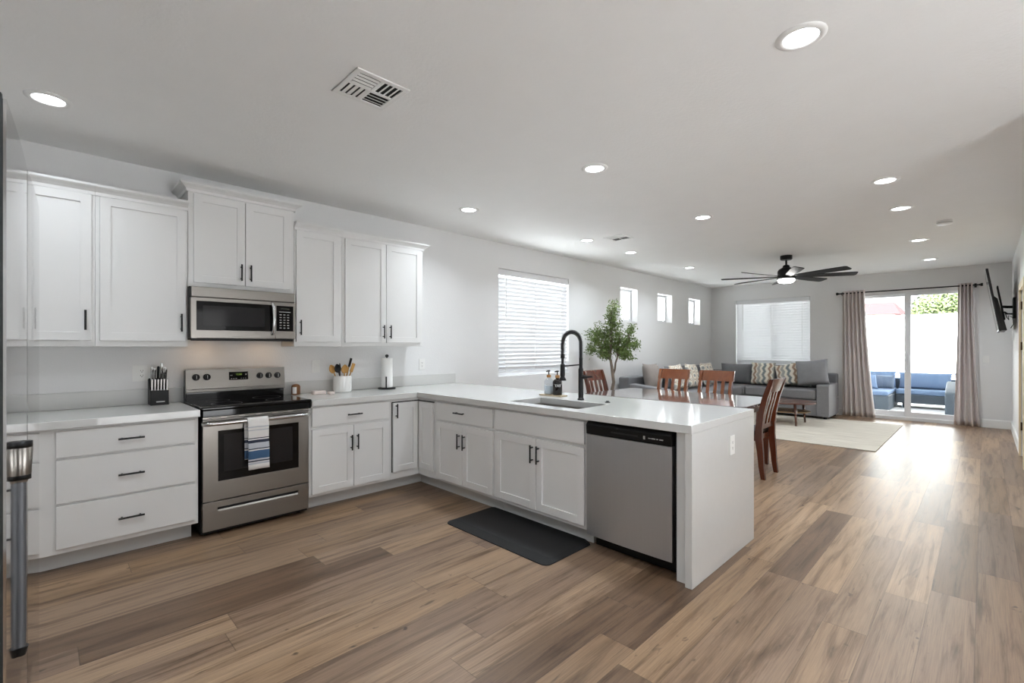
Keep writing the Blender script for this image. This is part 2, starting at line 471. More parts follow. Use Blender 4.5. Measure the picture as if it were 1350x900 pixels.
# ------------------------------------------------------------------ mesh building helpers
class MB:
    """Collects shapes; build() links them as ONE mesh object."""

    def __init__(self):
        self.b = bmesh.new()

    def box(self, x0, x1, y0, y1, z0, z1):
        vs = [self.b.verts.new((x, y, z)) for x in (x0, x1) for y in (y0, y1) for z in (z0, z1)]
        for f in ((0, 1, 3, 2), (4, 6, 7, 5), (0, 4, 5, 1), (2, 3, 7, 6), (0, 2, 6, 4), (1, 5, 7, 3)):
            self.b.faces.new([vs[i] for i in f])
        return self

    def quadbox(self, lo, hi):
        """Hexahedron from four low and four high corners, given in the same order."""
        a = [self.b.verts.new(p) for p in lo]
        c = [self.b.verts.new(p) for p in hi]
        n = len(a)
        self.b.faces.new(list(reversed(a)))
        self.b.faces.new(c)
        for i in range(n):
            self.b.faces.new((a[i], a[(i + 1) % n], c[(i + 1) % n], c[i]))
        return self

    def prism(self, pts, axis, a0, a1):
        """Extrude a polygon of (p, q) pairs along an axis."""
        def P(p, t):
            if axis == 'x':
                return (t, p[0], p[1])
            if axis == 'y':
                return (p[0], t, p[1])
            return (p[0], p[1], t)
        return self.quadbox([P(p, a0) for p in pts], [P(p, a1) for p in pts])

    def tube(self, pts, r, seg=12, cap=True):
        pts = [Vector(p) for p in pts]
        n = len(pts)
        rs = r if isinstance(r, (list, tuple)) else [r] * n
        rings = []
        prev = None
        for i in range(n):
            d = (pts[min(i + 1, n - 1)] - pts[max(i - 1, 0)]).normalized()
            if prev is None:
                up = Vector((0, 0, 1)) if abs(d.z) < 0.9 else Vector((1, 0, 0))
                s = d.cross(up).normalized()
            else:
                s = (prev - d * prev.dot(d)).normalized()
            prev = s
            t = d.cross(s)
            rings.append([self.b.verts.new(pts[i] + (s * cos(2 * pi * k / seg) + t * sin(2 * pi * k / seg)) * rs[i]) for k in range(seg)])
        for i in range(n - 1):
            for k in range(seg):
                self.b.faces.new((rings[i][k], rings[i][(k + 1) % seg], rings[i + 1][(k + 1) % seg], rings[i + 1][k]))
        if cap:
            self.b.faces.new(list(reversed(rings[0])))
            self.b.faces.new(rings[-1])
        return self

    def lathe(self, prof, cx, cy, seg=28, cap0=True, cap1=True, sx=1.0, sy=1.0):
        """prof: list of (radius, z) about the vertical through (cx, cy)."""
        rings = []
        for r, z in prof:
            rings.append([self.b.verts.new((cx + r * sx * cos(2 * pi * k / seg), cy + r * sy * sin(2 * pi * k / seg), z)) for k in range(seg)])
        for i in range(len(rings) - 1):
            for k in range(seg):
                self.b.faces.new((rings[i][k], rings[i][(k + 1) % seg], rings[i + 1][(k + 1) % seg], rings[i + 1][k]))
        if cap0:
            self.b.faces.new(list(reversed(rings[0])))
        if cap1:
            self.b.faces.new(rings[-1])
        return self

    def cyl(self, p0, p1, r, seg=20):
        return self.tube([p0, p1], r, seg)

    def cells(self, xs, ys, skip, z0, z1):
        """Slab of grid cells in XY leaving out the cells in skip."""
        nx, ny = len(xs) - 1, len(ys) - 1
        vt, vb = {}, {}

        def V(d, i, j, z):
            if (i, j) not in d:
                d[(i, j)] = self.b.verts.new((xs[i], ys[j], z))
            return d[(i, j)]
        on = lambda i, j: 0 <= i < nx and 0 <= j < ny and (i, j) not in skip
        for i in range(nx):
            for j in range(ny):
                if not on(i, j):
                    continue
                self.b.faces.new((V(vt, i, j, z1), V(vt, i + 1, j, z1), V(vt, i + 1, j + 1, z1), V(vt, i, j + 1, z1)))
                self.b.faces.new((V(vb, i, j + 1, z0), V(vb, i + 1, j + 1, z0), V(vb, i + 1, j, z0), V(vb, i, j, z0)))
                for (di, dj, a, c) in ((0, -1, (i, j), (i + 1, j)), (1, 0, (i + 1, j), (i + 1, j + 1)), (0, 1, (i + 1, j + 1), (i, j + 1)), (-1, 0, (i, j + 1), (i, j))):
                    if not on(i + di, j + dj):
                        self.b.faces.new((V(vb, *a, z0), V(vb, *c, z0), V(vt, *c, z1), V(vt, *a, z1)))
        return self

    def build(self, name, m, parent=None, bevel=0.0, smooth=False, seg=2, origin=None):
        bmesh.ops.remove_doubles(self.b, verts=self.b.verts, dist=1e-6)
        bmesh.ops.recalc_face_normals(self.b, faces=self.b.faces)
        me = bpy.data.meshes.new(name)
        self.b.to_mesh(me)
        self.b.free()
        me.materials.append(m)
        o = bpy.data.objects.new(name, me)
        COL.objects.link(o)
        if parent is not None:
            o.parent = parent
            root = parent
            off = Vector((0, 0, 0))
            while root is not None:
                off += root.location
                root = root.parent
            me.transform(Matrix.Translation(-off))
        elif origin is not None:
            me.transform(Matrix.Translation(-Vector(origin)))
            o.location = origin
        if smooth:
            for p in me.polygons:
                p.use_smooth = True
        if bevel:
            bv = o.modifiers.new('bevel', 'BEVEL')
            bv.width = bevel
            bv.segments = seg
            bv.limit_method = 'ANGLE'
            bv.angle_limit = radians(40)
        return o


def soften(o, angle=35):
    """Smooth shading with hard edges kept."""
    for p in o.data.polygons:
        p.use_smooth = True
    o.data.set_sharp_from_angle(angle=radians(angle))
    return o


def tag(o, label, cat, group=None, kind=None):
    o['label'] = label
    o['category'] = cat
    if group:
        o['group'] = group
    if kind:
        o['kind'] = kind
    return o


def thing(name, label, cat, loc=(0, 0, 0), rz=0.0, group=None):
    o = bpy.data.objects.new(name, None)
    COL.objects.link(o)
    o.empty_display_size = 0.1
    o.location = loc
    o.rotation_euler = (0, 0, rz)
    return tag(o, label, cat, group)


def struct(o):
    o['kind'] = 'structure'
    return o


def dup(root, loc, label=None, rz=None):
    r = root.copy()
    COL.objects.link(r)
    r.location = loc
    if rz is not None:
        r.rotation_euler = (0, 0, rz)
    if label:
        r['label'] = label
    for ch in list(root.children):
        c = ch.copy()
        COL.objects.link(c)
        c.parent = r
        for g in list(ch.children):
            d = g.copy()
            COL.objects.link(d)
            d.parent = c
    return r


def cushion(mb, w, h, t, M4, puff=0.5, nx=12, nz=12, pinch=0.06):
    """Pillow: w wide (x), h high (z), t thick (y), placed by matrix M4 (base centre at the origin)."""
    top, bot = {}, {}
    for i in range(nx + 1):
        for j in range(nz + 1):
            a = -1 + 2 * i / nx
            c = -1 + 2 * j / nz
            edge = (max(0.0, 1 - a * a) ** puff) * (max(0.0, 1 - c * c) ** puff)
            px = a * w / 2 * (1 - pinch * (1 - c * c) * abs(a))
            pz = c * h / 2 * (1 - pinch * (1 - a * a) * abs(c)) + h / 2
            th = t / 2 * edge
            for d, s in ((top, 1), (bot, -1)):
                if th < 1e-6 and s == -1:
                    d[(i, j)] = top[(i, j)]
                else:
                    d[(i, j)] = mb.b.verts.new(M4 @ Vector((px, s * th, pz)))
    for i in range(nx):
        for j in range(nz):
            mb.b.faces.new((top[(i, j)], top[(i + 1, j)], top[(i + 1, j + 1)], top[(i, j + 1)]))
            mb.b.faces.new((bot[(i, j + 1)], bot[(i + 1, j + 1)], bot[(i + 1, j)], bot[(i, j)]))
    return mb


def text_mesh(name, s, size, m, parent, loc, rot, ext=0.0004):
    cu = bpy.data.curves.new(name, 'FONT')
    cu.body = s
    cu.size = size
    cu.align_x = 'CENTER'
    cu.align_y = 'CENTER'
    cu.extrude = ext
    tmp = bpy.data.objects.new(name, cu)
    COL.objects.link(tmp)
    dg = bpy.context.evaluated_depsgraph_get()
    me = bpy.data.meshes.new_from_object(tmp.evaluated_get(dg))
    bpy.data.objects.remove(tmp)
    me.transform(Matrix.Translation(loc) @ rot)
    off = Vector((0, 0, 0))
    r = parent
    while r is not None:
        off += r.location
        r = r.parent
    me.transform(Matrix.Translation(-off))
    me.materials.clear()
    me.materials.append(m)
    o = bpy.data.objects.new(name, me)
    COL.objects.link(o)
    o.parent = parent
    return o


# ------------------------------------------------------------------ the room shell
fl = struct(MB().box(LW - 0.2, F + 0.06, BW - 0.2, W + 0.2, -0.12, 0.0).build('floor', M['floor']))
struct(MB().box(LW - 0.2, F + 0.2, BW - 0.2, W + 0.2, CZ, CZ + 0.2).build('ceiling', M['ceiling']))


def wall_x(name, y0, y1, xa, xb, holes, m):
    """Wall whose faces are planes of constant Y, with rectangular holes (x0, x1, z0, z1)."""
    mb = MB()
    x = xa
    for (hx0, hx1, hz0, hz1) in sorted(holes):
        mb.box(x, hx0, y0, y1, 0, CZ)
        if hz0 > 0:
            mb.box(hx0, hx1, y0, y1, 0, hz0)
        mb.box(hx0, hx1, y0, y1, hz1, CZ)
        x = hx1
    mb.box(x, xb, y0, y1, 0, CZ)
    return struct(mb.build(name, m))


def wall_y(name, x0, x1, ya, yb, holes, m):
    mb = MB()
    y = ya
    for (hy0, hy1, hz0, hz1) in sorted(holes):
        mb.box(x0, x1, y, hy0, 0, CZ)
        if hz0 > 0:
            mb.box(x0, x1, hy0, hy1, 0, hz0)
        mb.box(x0, x1, hy0, hy1, hz1, CZ)
        y = hy1
    mb.box(x0, x1, y, yb, 0, CZ)
    return struct(mb.build(name, m))


BIGWIN = (4.28, 5.78, 0.955, 2.397)
SMALL = [(7.247, 7.828, 1.81, 2.410), (8.591, 9.198, 1.842, 2.406), (9.975, 10.558, 1.842, 2.408)]
FARWIN = (2.535, 4.004, 0.955, 2.395)
SLIDER = (0.06, 1.89, 0.0, 2.36)
wall_x('wall_left', W, W + 0.2, LW, F, [BIGWIN] + SMALL, M['wall'])
wall_y('wall_far', F, F + 0.2, RW - 0.2, W + 0.2, [FARWIN, SLIDER], M['wall'])
DOORX = (7.70, 8.58, 0.0, 2.05)
wall_x('wall_right', RW - 0.14, RW, RX, F, [DOORX], M['wall'])
wall_y('wall_kitchen', LW - 0.14, LW, BW, W + 0.2, [], M['wall'])
REAR_OPENING = (0.6, 2.6, 0.0, 2.10)
wall_x('wall_back', BW - 0.14, BW, LW, RX, [REAR_OPENING], M['wall'])
wall_y('wall_alcove', RX, RX + 0.14, BW, RW - 0.14, [], M['wall'])

# baseboards
struct(MB().prism([(F - 0.015, 0.0), (F, 0.0), (F, 0.14), (F - 0.008, 0.14), (F - 0.015, 0.125)], 'y', RW + 0.015, SLIDER[0] - 0.02).build('baseboard_far', M['trim']))
struct(MB().prism([(RW, 0.0), (RW + 0.015, 0.0), (RW + 0.015, 0.125), (RW + 0.008, 0.14), (RW, 0.14)], 'x', 8.66, F).build('baseboard_right', M['trim']))
struct(MB().prism([(W, 0.0), (W - 0.015, 0.0), (W - 0.015, 0.125), (W - 0.008, 0.14), (W, 0.14)], 'x', 3.6, F).build('baseboard_left', M['trim']))
struct(MB().prism([(F - 0.015, 0.0), (F, 0.0), (F, 0.14), (F - 0.008, 0.14), (F - 0.015, 0.125)], 'y', 1.94, W - 0.015).build('baseboard_corner', M['trim']))


def window(name, a0, a1, z0, z1, axis, mull, depth):
    """White vinyl window set at the outer side of the wall."""
    def B(mb, p0, p1, d0, d1, q0, q1):
        if axis == 'x':
            mb.box(p0, p1, W + d0, W + d1, q0, q1)
        else:
            mb.box(F + d0, F + d1, p0, p1, q0, q1)
    d0, d1 = depth, depth + 0.055
    t = 0.042
    mb = MB()
    B(mb, a0, a1, d0, d1, z0, z0 + t)
    B(mb, a0, a1, d0, d1, z1 - t, z1)
    B(mb, a0, a0 + t, d0, d1, z0 + t, z1 - t)
    B(mb, a1 - t, a1, d0, d1, z0 + t, z1 - t)
    if mull:
        c = (a0 + a1) / 2
        B(mb, c - 0.03, c + 0.03, d0, d1, z0 + t, z1 - t)
    o = struct(mb.build(name, M['vinyl'], bevel=0.004))
    g = MB()
    B(g, a0 + t, a1 - t, d0 + 0.02, d0 + 0.026, z0 + t, z1 - t)
    g.build('pane', M['glass'], o)
    return o


window('window_1', *BIGWIN, 'x', True, 0.12)
for i, s in enumerate(SMALL):
    window('window_%d' % (i + 2), *s, 'x', False, 0.135)
window('window_5', *FARWIN, 'y', True, 0.12)

# unseen framed opening added behind the camera to let daylight into the kitchen
rw = MB()
for xx in (REAR_OPENING[0], 1.57, REAR_OPENING[1] - 0.06):
    rw.box(xx, xx + 0.06, BW - 0.11, BW - 0.05, 0, REAR_OPENING[3])
rw.box(REAR_OPENING[0], REAR_OPENING[1], BW - 0.109, BW - 0.051, REAR_OPENING[3] - 0.06, REAR_OPENING[3])
rw.box(REAR_OPENING[0], REAR_OPENING[1], BW - 0.109, BW - 0.051, 0, 0.08)
struct(rw.build('window_6', M['vinyl']))

# patio door: outer frame, a fixed panel and a sliding panel
sd = MB()
y0, y1, z1 = SLIDER[0], SLIDER[1], SLIDER[3]
sd.box(F + 0.005, F + 0.15, y0, y0 + 0.05, 0, z1)
sd.box(F + 0.005, F + 0.15, y1 - 0.05, y1, 0, z1)
sd.box(F + 0.005, F + 0.15, y0 + 0.05, y1 - 0.05, z1 - 0.04, z1)
sd.box(F + 0.005, F + 0.15, y0 + 0.05, y1 - 0.05, 0.0, 0.06)
sdo = struct(sd.build('door_1', M['vinyl'], bevel=0.004))


def slide_panel(name, ya, yb, xa, stile_lo, stile_hi):
    p = MB()
    p.box(xa, xa + 0.04, ya, ya + stile_lo, 0.06, z1 - 0.04)
    p.box(xa, xa + 0.04, yb - stile_hi, yb, 0.06, z1 - 0.04)
    p.box(xa, xa + 0.04, ya + stile_lo, yb - stile_hi, 0.06, 0.155)
    p.box(xa, xa + 0.04, ya + stile_lo, yb - stile_hi, z1 - 0.075, z1 - 0.04)
    o = p.build(name, M['vinyl'], sdo, bevel=0.003)
    MB().box(xa + 0.017, xa + 0.023, ya + stile_lo, yb - stile_hi, 0.155, z1 - 0.075).build('pane', M['glass'], o)
    return o


slide_panel('fixed_panel', 0.975, y1 - 0.05, F + 0.085, 0.065, 0.06)
sp = slide_panel('sliding_panel', y0 + 0.05, 1.035, F + 0.04, 0.06, 0.085)
hb = MB()
hb.box(F + 0.015, F + 0.04, 0.965, 0.985, 0.95, 1.2)
hb.build('pull_handle', M['vinyl'], sp, bevel=0.004)

# door in the television wall, standing closed, cream coloured, bronze hinges
dr = struct(MB().box(DOORX[0] + 0.02, DOORX[1] - 0.02, RW - 0.05, RW - 0.012, 0.008, DOORX[3] - 0.02).build('door_2', M['cream']))
for hz in (0.37, 1.36, 1.86):
    MB().box(DOORX[1] - 0.045, DOORX[1] - 0.005, RW - 0.012, RW + 0.004, hz - 0.05, hz + 0.05).build('hinge', M['bronze'], dr, bevel=0.003)
cs = MB()
cs.box(DOORX[1] - 0.005, DOORX[1] + 0.075, RW - 0.0, RW + 0.018, 0, DOORX[3] + 0.075)
cs.box(DOORX[0] - 0.075, DOORX[0] + 0.005, RW - 0.0, RW + 0.018, 0, DOORX[3] + 0.075)
cs.box(DOORX[0] + 0.005, DOORX[1] - 0.005, RW - 0.0, RW + 0.018, DOORX[3] - 0.005, DOORX[3] + 0.075)
struct(cs.build('trim_1', M['cream'], bevel=0.003))
# unseen slab added behind that door to keep light out
struct(MB().box(DOORX[0] - 0.1, DOORX[1] + 0.1, RW - 0.16, RW - 0.141, 0, 2.2).build('unseen_door_block', M['wall']))

# ------------------------------------------------------------------ outside the patio door
struct(MB().box(-14, 34, -16, BW - 0.2, -0.2, -0.051).build('bounce_ground', M['patio']))  # unseen ground added to bounce sunlight up through the rear opening
struct(MB().box(-14, F + 0.2, W + 0.2, 18, -0.2, -0.051).build('garden_ground', M['patio']))
struct(MB().box(F + 0.2, 34, BW - 0.2, 18, -0.2, -0.05).build('patio_ground', M['patio']))
struct(MB().box(15.6, 15.8, -8, 14, -0.05, 2.16).build('patio_wall', M['stucco'], bevel=0.01))


# ------------------------------------------------------------------ cabinets
def shaker(par, name, facing, f0, a0, a1, z0, z1, stile=0.056, rail=0.056, handle=None, slab=False, corner=False):
    """Door or drawer front. facing 'Y' looks towards -Y with its face at Y=f0; 'X' looks towards -X, face at X=f0.
    handle: ('v', a, zc) or ('h', ac, z)."""
    def B(mb, p0, p1, d0, d1, q0, q1):       # d measured from the face into the cabinet
        if facing == 'Y':
            mb.box(p0, p1, f0 + d0, f0 + d1, q0, q1)
        else:
            mb.box(f0 + d0, f0 + d1, p0, p1, q0, q1)
    mb = MB()
    T = 0.019
    if slab:
        B(mb, a0, a1, 0, T, z0, z1)
    else:
        B(mb, a0, a0 + stile, 0, T, z0, z1)
        B(mb, a1 - stile, a1, 0, T, z0, z1)
        B(mb, a0 + stile, a1 - stile, 0, T, z0, z0 + rail)
        B(mb, a0 + stile, a1 - stile, 0, T, z1 - rail, z1)
        B(mb, a0 + stile - 0.004, a1 - stile + 0.004, 0.009, T - 0.003, z0 + rail - 0.004, z1 - rail + 0.004)
    o = mb.build(name, M['cabinet'], par, bevel=0.0018, seg=2)
    if handle:
        h = MB()
        kind, p, q = handle
        def Q(a, out, z):
            return (a, f0 - out, z) if facing == 'Y' else (f0 - out, a, z)
        L = 0.066
        if kind == 'v':
            h.cyl(Q(p, 0.03, q - L), Q(p, 0.03, q + L), 0.0062, 12)
            for s in (-0.046, 0.046):
                h.cyl(Q(p, -0.001, q + s), Q(p, 0.03, q + s), 0.0052, 10)
        else:
            h.cyl(Q(p - L, 0.03, q), Q(p + L, 0.03, q), 0.0062, 12)
            for s in (-0.046, 0.046):
                h.cyl(Q(p + s, -0.001, q), Q(p + s, 0.03, q), 0.0052, 10)
        soften(h.build('handle', M['black'], o))
    return o


UF = 4.22       # door faces of the wall cabinets
UC = 4.24       # their carcass front


def crown(par, x0, x1, z0, z1, left, right, yb=W - 0.002):
    """Crown moulding around a wall cabinet top, mitred where it returns to the wall."""
    prof = [(0.0, z0), (0.012, z0), (0.014, z0 + 0.02), (0.03, z0 + 0.034), (0.05, z0 + 0.046), (0.056, z0 + 0.052), (0.056, z1), (0.0, z1)]
    mb = MB()
    rows = []
    for (o, z) in prof:
        row = []
        if left:
            row.append((x0 - o, yb, z))
        row.append((x0 - (o if left else 0), UC - o, z))
        row.append((x1 + (o if right else 0), UC - o, z))
        if right:
            row.append((x1 + o, yb, z))
        rows.append([mb.b.verts.new(p) for p in row])
    n = len(rows[0])
    for i in range(len(rows)):
        a, b = rows[i], rows[(i + 1) % len(rows)]
        for k in range(n - 1):
            mb.b.faces.new((a[k], a[k + 1], b[k + 1], b[k]))
    mb.b.faces.new([r[0] for r in rows])
    mb.b.faces.new([r[-1] for r in reversed(rows)])
    mb.build('crown_moulding', M['cabinet'], par)


def wall_cabinet(label, x0, x1, z0, z1, doors, ctop, left, right, name='wall_cabinet'):
    t = thing(name, label, 'cabinet', ((x0 + x1) / 2, W, z0))
    MB().box(x0, x1, UC, W - 0.001, z0, z1).build('carcass', M['cabinet'], t, bevel=0.0015)
    for (a0, a1, dz0, dz1, h) in doors:
        shaker(t, 'door', 'Y', UF, a0, a1, dz0, dz1, handle=h)
    crown(t, x0, x1, ctop - 0.066, ctop, left, right)
    return t


wall_cabinet('white wall cabinet with narrower visible door, beside the refrigerator', -0.84, 0.249, 1.355, 2.42,
             [(-0.77, -0.268, 1.395, 2.37, ('v', -0.72, 1.53)), (-0.262, 0.231, 1.395, 2.37, ('v', 0.199, 1.53))], 2.44, False, False)
wall_cabinet('white single-door wall cabinet left of the microwave, above the knife block', 0.25, 0.772, 1.355, 2.42,
             [(0.272, 0.759, 1.395, 2.37, ('v', 0.728, 1.53))], 2.44, False, False)
wall_cabinet('taller-mounted white two-door wall cabinet above the microwave', 0.774, 1.546, 1.806, 2.575,
             [(0.808, 1.158, 1.842, 2.515, ('v', 1.128, 1.945)), (1.163, 1.512, 1.842, 2.515, ('v', 1.197, 1.945))], 2.592, True, True)
wall_cabinet('white single-door wall cabinet right of the microwave, above the utensil crock', 1.548, 1.978, 1.355, 2.42,
             [(1.560, 1.950, 1.395, 2.37, ('v', 1.591, 1.52))], 2.44, False, False)
wall_cabinet('white double-door wall cabinet at the end, above the paper towel', 1.979, 2.876, 1.355, 2.42,
             [(2.006, 2.430, 1.393, 2.37, ('v', 2.396, 1.50)), (2.435, 2.846, 1.393, 2.37, ('v', 2.470, 1.50))], 2.44, False, True)

BF, BC, TK = 3.870, 3.890, 4.000       # base run: door faces, carcass front, toe kick
XF, XC, XK = 2.575, 2.595, 2.690       # peninsula: the same along X
CB = 0.118                              # carcass underside
CU = CT - 0.048                         # carcass top = worktop underside

# drawer base beside the refrigerator
t = thing('base_cabinet', 'white three-drawer base cabinet between refrigerator and range', 'cabinet', (0.36, 4.3, 0))
MB().box(-0.84, 0.770, BC, W - 0.001, CB, CU - 0.0005).build('carcass', M['cabinet'], t, bevel=0.0015)
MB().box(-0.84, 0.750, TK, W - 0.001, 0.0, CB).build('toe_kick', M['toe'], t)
for (dz0, dz1) in ((0.692, 0.848), (0.418, 0.676), (0.150, 0.402)):
    shaker(t, 'drawer', 'Y', BF, 0.054, 0.749, dz0, dz1, slab=True, handle=('h', 0.4015, (0.770 if dz0 > 0.6 else (0.544 if dz0 > 0.4 else 0.268))))

# drawer and doors right of the range
t = thing('base_cabinet', 'white base cabinet with one drawer over two doors right of the range', 'cabinet', (1.9, 4.3, 0))
MB().box(1.535, 2.279, BC, W - 0.001, CB, CU - 0.0005).build('carcass', M['cabinet'], t, bevel=0.0015)
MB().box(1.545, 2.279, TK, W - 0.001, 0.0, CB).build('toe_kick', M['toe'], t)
shaker(t, 'drawer', 'Y', BF, 1.556, 2.251, 0.697, 0.850, slab=True, handle=('h', 1.915, 0.770))
shaker(t, 'door', 'Y', BF, 1.556, 1.914, 0.144, 0.672, handle=('v', 1.888, 0.527))
shaker(t, 'door', 'Y', BF, 1.918, 2.251, 0.144, 0.672, handle=('v', 1.944, 0.530))

# corner cabinet with a folding door
t = thing('corner_cabinet', 'white inside-corner base cabinet with folding door and black edge gap', 'cabinet', (2.6, 3.9, 0))
MB().prism([(2.28, W - 0.001), (2.28, BC), (XC, BC), (XC, 3.609), (3.19, 3.609), (3.19, W - 0.001)], 'z', CB, CU - 0.0005).build('carcass', M['cabinet'], t)
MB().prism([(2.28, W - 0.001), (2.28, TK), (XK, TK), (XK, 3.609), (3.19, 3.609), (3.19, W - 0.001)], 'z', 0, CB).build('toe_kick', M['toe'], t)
gp = MB()  # black strips put in as the shade of the door gaps
gp.box(2.294, 2.300, BC - 0.006, BC + 0.004, 0.183, 0.836)
gp.box(2.300, XC - 0.002, BC - 0.006, BC + 0.004, 0.830, 0.838)
gp.box(XC - 0.006, XC + 0.004, 3.631, BC - 0.004, 0.828, 0.836)
gp.build('gap_shade', M['black_plastic'], t)
d = shaker(t, 'door', 'Y', BF, 2.302, XF - 0.006, 0.186, 0.828, stile=0.05, handle=('v', 2.330, 0.755))
shaker(t, 'folding_leaf', 'X', XF, 3.637, BF - 0.004, 0.186, 0.826, stile=0.05)

# peninsula drawer cabinet
t = thing('base_cabinet', 'white peninsula cabinet with drawer over two doors, next to the corner', 'cabinet', (2.9, 3.2, 0))
MB().box(XC, 3.19, 2.793, 3.608, CB, CU - 0.0005).build('carcass', M['cabinet'], t, bevel=0.0015)
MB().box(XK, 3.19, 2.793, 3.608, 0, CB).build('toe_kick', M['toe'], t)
shaker(t, 'drawer', 'X', XF, 2.812, 3.578, 0.690, 0.842, slab=True, handle=('h', 3.222, 0.772))
shaker(t, 'door', 'X', XF, 3.197, 3.578, 0.144, 0.667, handle=('v', 3.232, 0.528))
shaker(t, 'door', 'X', XF, 2.812, 3.192, 0.144, 0.667, handle=('v', 3.160, 0.528))

# sink cabinet: open box so that the bowl hangs inside it
t = thing('sink_cabinet', 'white sink base cabinet with false front above two doors', 'cabinet', (2.9, 2.3, 0))
sc = MB()
sc.box(XC, XC + 0.018, 1.881, 2.792, CB, CU - 0.0005)
sc.box(3.172, 3.19, 1.881, 2.792, CB, CU - 0.0005)
sc.box(XC + 0.018, 3.172, 1.881, 1.899, CB, CU - 0.0005)
sc.box(XC + 0.018, 3.172, 2.774, 2.792, CB, CU - 0.0005)
sc.box(XC + 0.018, 3.172, 1.899, 2.774, CB, CB + 0.018)
sc.build('carcass', M['cabinet'], t, bevel=0.0015)
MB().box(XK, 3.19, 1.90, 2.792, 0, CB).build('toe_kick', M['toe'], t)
shaker(t, 'false_front', 'X', XF, 1.900, 2.774, 0.694, 0.848, slab=True)
shaker(t, 'door', 'X', XF, 2.339, 2.774, 0.147, 0.671, handle=('v', 2.367, 0.560))
shaker(t, 'door', 'X', XF, 1.900, 2.335, 0.147, 0.671, handle=('v', 2.306, 0.560))

# end filler and the back of the peninsula
t = thing('end_panel', 'white filler panel between dishwasher and the quartz waterfall end', 'panel', (2.9, 1.22, 0))
MB().box(XC, 3.30, 1.192, 1.256, 0, CU - 0.0005).build('panel', M['cabinet'], t, bevel=0.0015)
MB().box(3.195, 3.30, 1.257, 3.84, 0, CU - 0.0005).build('back_panel', M['cabinet'], t)

# ------------------------------------------------------------------ worktops
wl = MB().box(-0.85, 0.775, 3.845, 4.531, CU, CT).build('worktop', M['quartz'], bevel=0.003, origin=(0, 4.2, CU))
tag(wl, 'short white quartz worktop between refrigerator and range', 'worktop')
SX0, SX1, SY0, SY1 = 2.665, 3.055, 2.02, 2.715
t = thing('worktop', 'long L-shaped white quartz worktop with sink and waterfall end', 'worktop', (2.9, 3.0, CU))
w = MB()
w.cells([1.545, 2.550, SX0, SX1, 3.550], [1.146, SY0, SY1, 3.850, 4.531], {(0, 0), (0, 1), (0, 2), (2, 1)}, CU, CT)
w.build('slab', M['quartz'], t, bevel=0.003)
MB().box(2.556, 3.550, 1.146, 1.188, 0.0005, CU).build('waterfall_panel', M['quartz'], t, bevel=0.002)
s1 = MB().box(-0.85, 0.790, 4.532, W - 0.001, CT + 0.0005, 1.030).build('backsplash', M['quartz_strip'], bevel=0.0015, origin=(0, 4.54, CT))
tag(s1, 'low white quartz backsplash strip behind the knife block', 'backsplash')
s2 = MB().box(1.545, 3.550, 4.532, W - 0.001, CT + 0.0005, 1.030).build('backsplash', M['quartz_strip'], bevel=0.0015, origin=(2.5, 4.54, CT))
tag(s2, 'low white quartz backsplash strip behind the utensil crock and paper towel', 'backsplash')

# undermount sink bowl
t = thing('sink', 'rectangular stainless undermount sink bowl in the peninsula', 'sink', (2.86, 2.37, 0.70))


def rrect(x0, x1, y0, y1, r, n=6):
    pts = []
    for (cx, cy, a) in ((x1 - r, y1 - r, 0), (x0 + r, y1 - r, 90), (x0 + r, y0 + r, 180), (x1 - r, y0 + r, 270)):
        for k in range(n + 1):
            an = radians(a + 90 * k / n)
            pts.append((cx + r * cos(an), cy + r * sin(an)))
    return pts


bw = MB()
rings = []
for (ins, z, r) in ((-0.02, 0.8652, 0.05), (0.002, 0.8652, 0.05), (0.004, 0.855, 0.05), (0.012, 0.72, 0.06), (0.05, 0.700, 0.05), (0.12, 0.697, 0.04)):
    rings.append([bw.b.verts.new((p[0], p[1], z)) for p in rrect(SX0 + ins, SX1 - ins, SY0 + ins, SY1 - ins, r)])
for a, b in zip(rings, rings[1:]):
    for k in range(len(a)):
        bw.b.faces.new((a[k], a[(k + 1) % len(a)], b[(k + 1) % len(a)], b[k]))
bw.b.faces.new(rings[-1])
bowl = bw.build('bowl', M['steel_h'], t)
soften(bowl, 50)
sl = bowl.modifiers.new('sheet', 'SOLIDIFY')
sl.thickness = 0.0015
sl.offset = -1
MB().lathe([(0.001, 0.7005), (0.03, 0.7005), (0.042, 0.702), (0.045, 0.698)], 2.86, 2.37, cap0=False, cap1=False).build('drain', M['chrome'], t, smooth=True)

# ------------------------------------------------------------------ range
t = thing('range', 'freestanding stainless steel electric range with black glass cooktop', 'range', (1.16, 4.2, 0))
bd = MB()
bd.box(0.790, 1.528, 3.905, 4.525, 0.02, 0.905)
bd.build('body', M['black_plastic'], t, bevel=0.003)
for fx in (0.84, 1.48):
    for fy in (3.97, 4.46):
        MB().cyl((fx, fy, 0.0), (fx, fy, 0.02), 0.02, 14).build('foot', M['black_plastic'], t)
ck = MB().box(0.781, 1.538, 3.835, 4.44, 0.9055, 0.928).build('cooktop', M['black_glass'], t, bevel=0.008, seg=3)
MB().box(0.786, 1.533, 3.838, 3.904, 0.856, 0.9055).build('front_lip', M['black_glass'], t, bevel=0.004)
for (bx, by, br) in ((0.98, 4.02, 0.10), (1.34, 4.02, 0.085), (0.98, 4.28, 0.08), (1.34, 4.28, 0.105)):
    MB().lathe([(br - 0.003, 0.9282), (br, 0.9284), (br + 0.003, 0.9282)], bx, by, 48, False, False).build('burner_ring', M['burner'], ck)
gd = MB()
gd.prism([(4.44, 0.905), (4.525, 0.905), (4.525, 1.16), (4.455, 1.16), (4.44, 1.0)], 'x', 0.797, 1.531)
gd.build('backguard', M['black_glass'], t, bevel=0.003)
cp = MB()
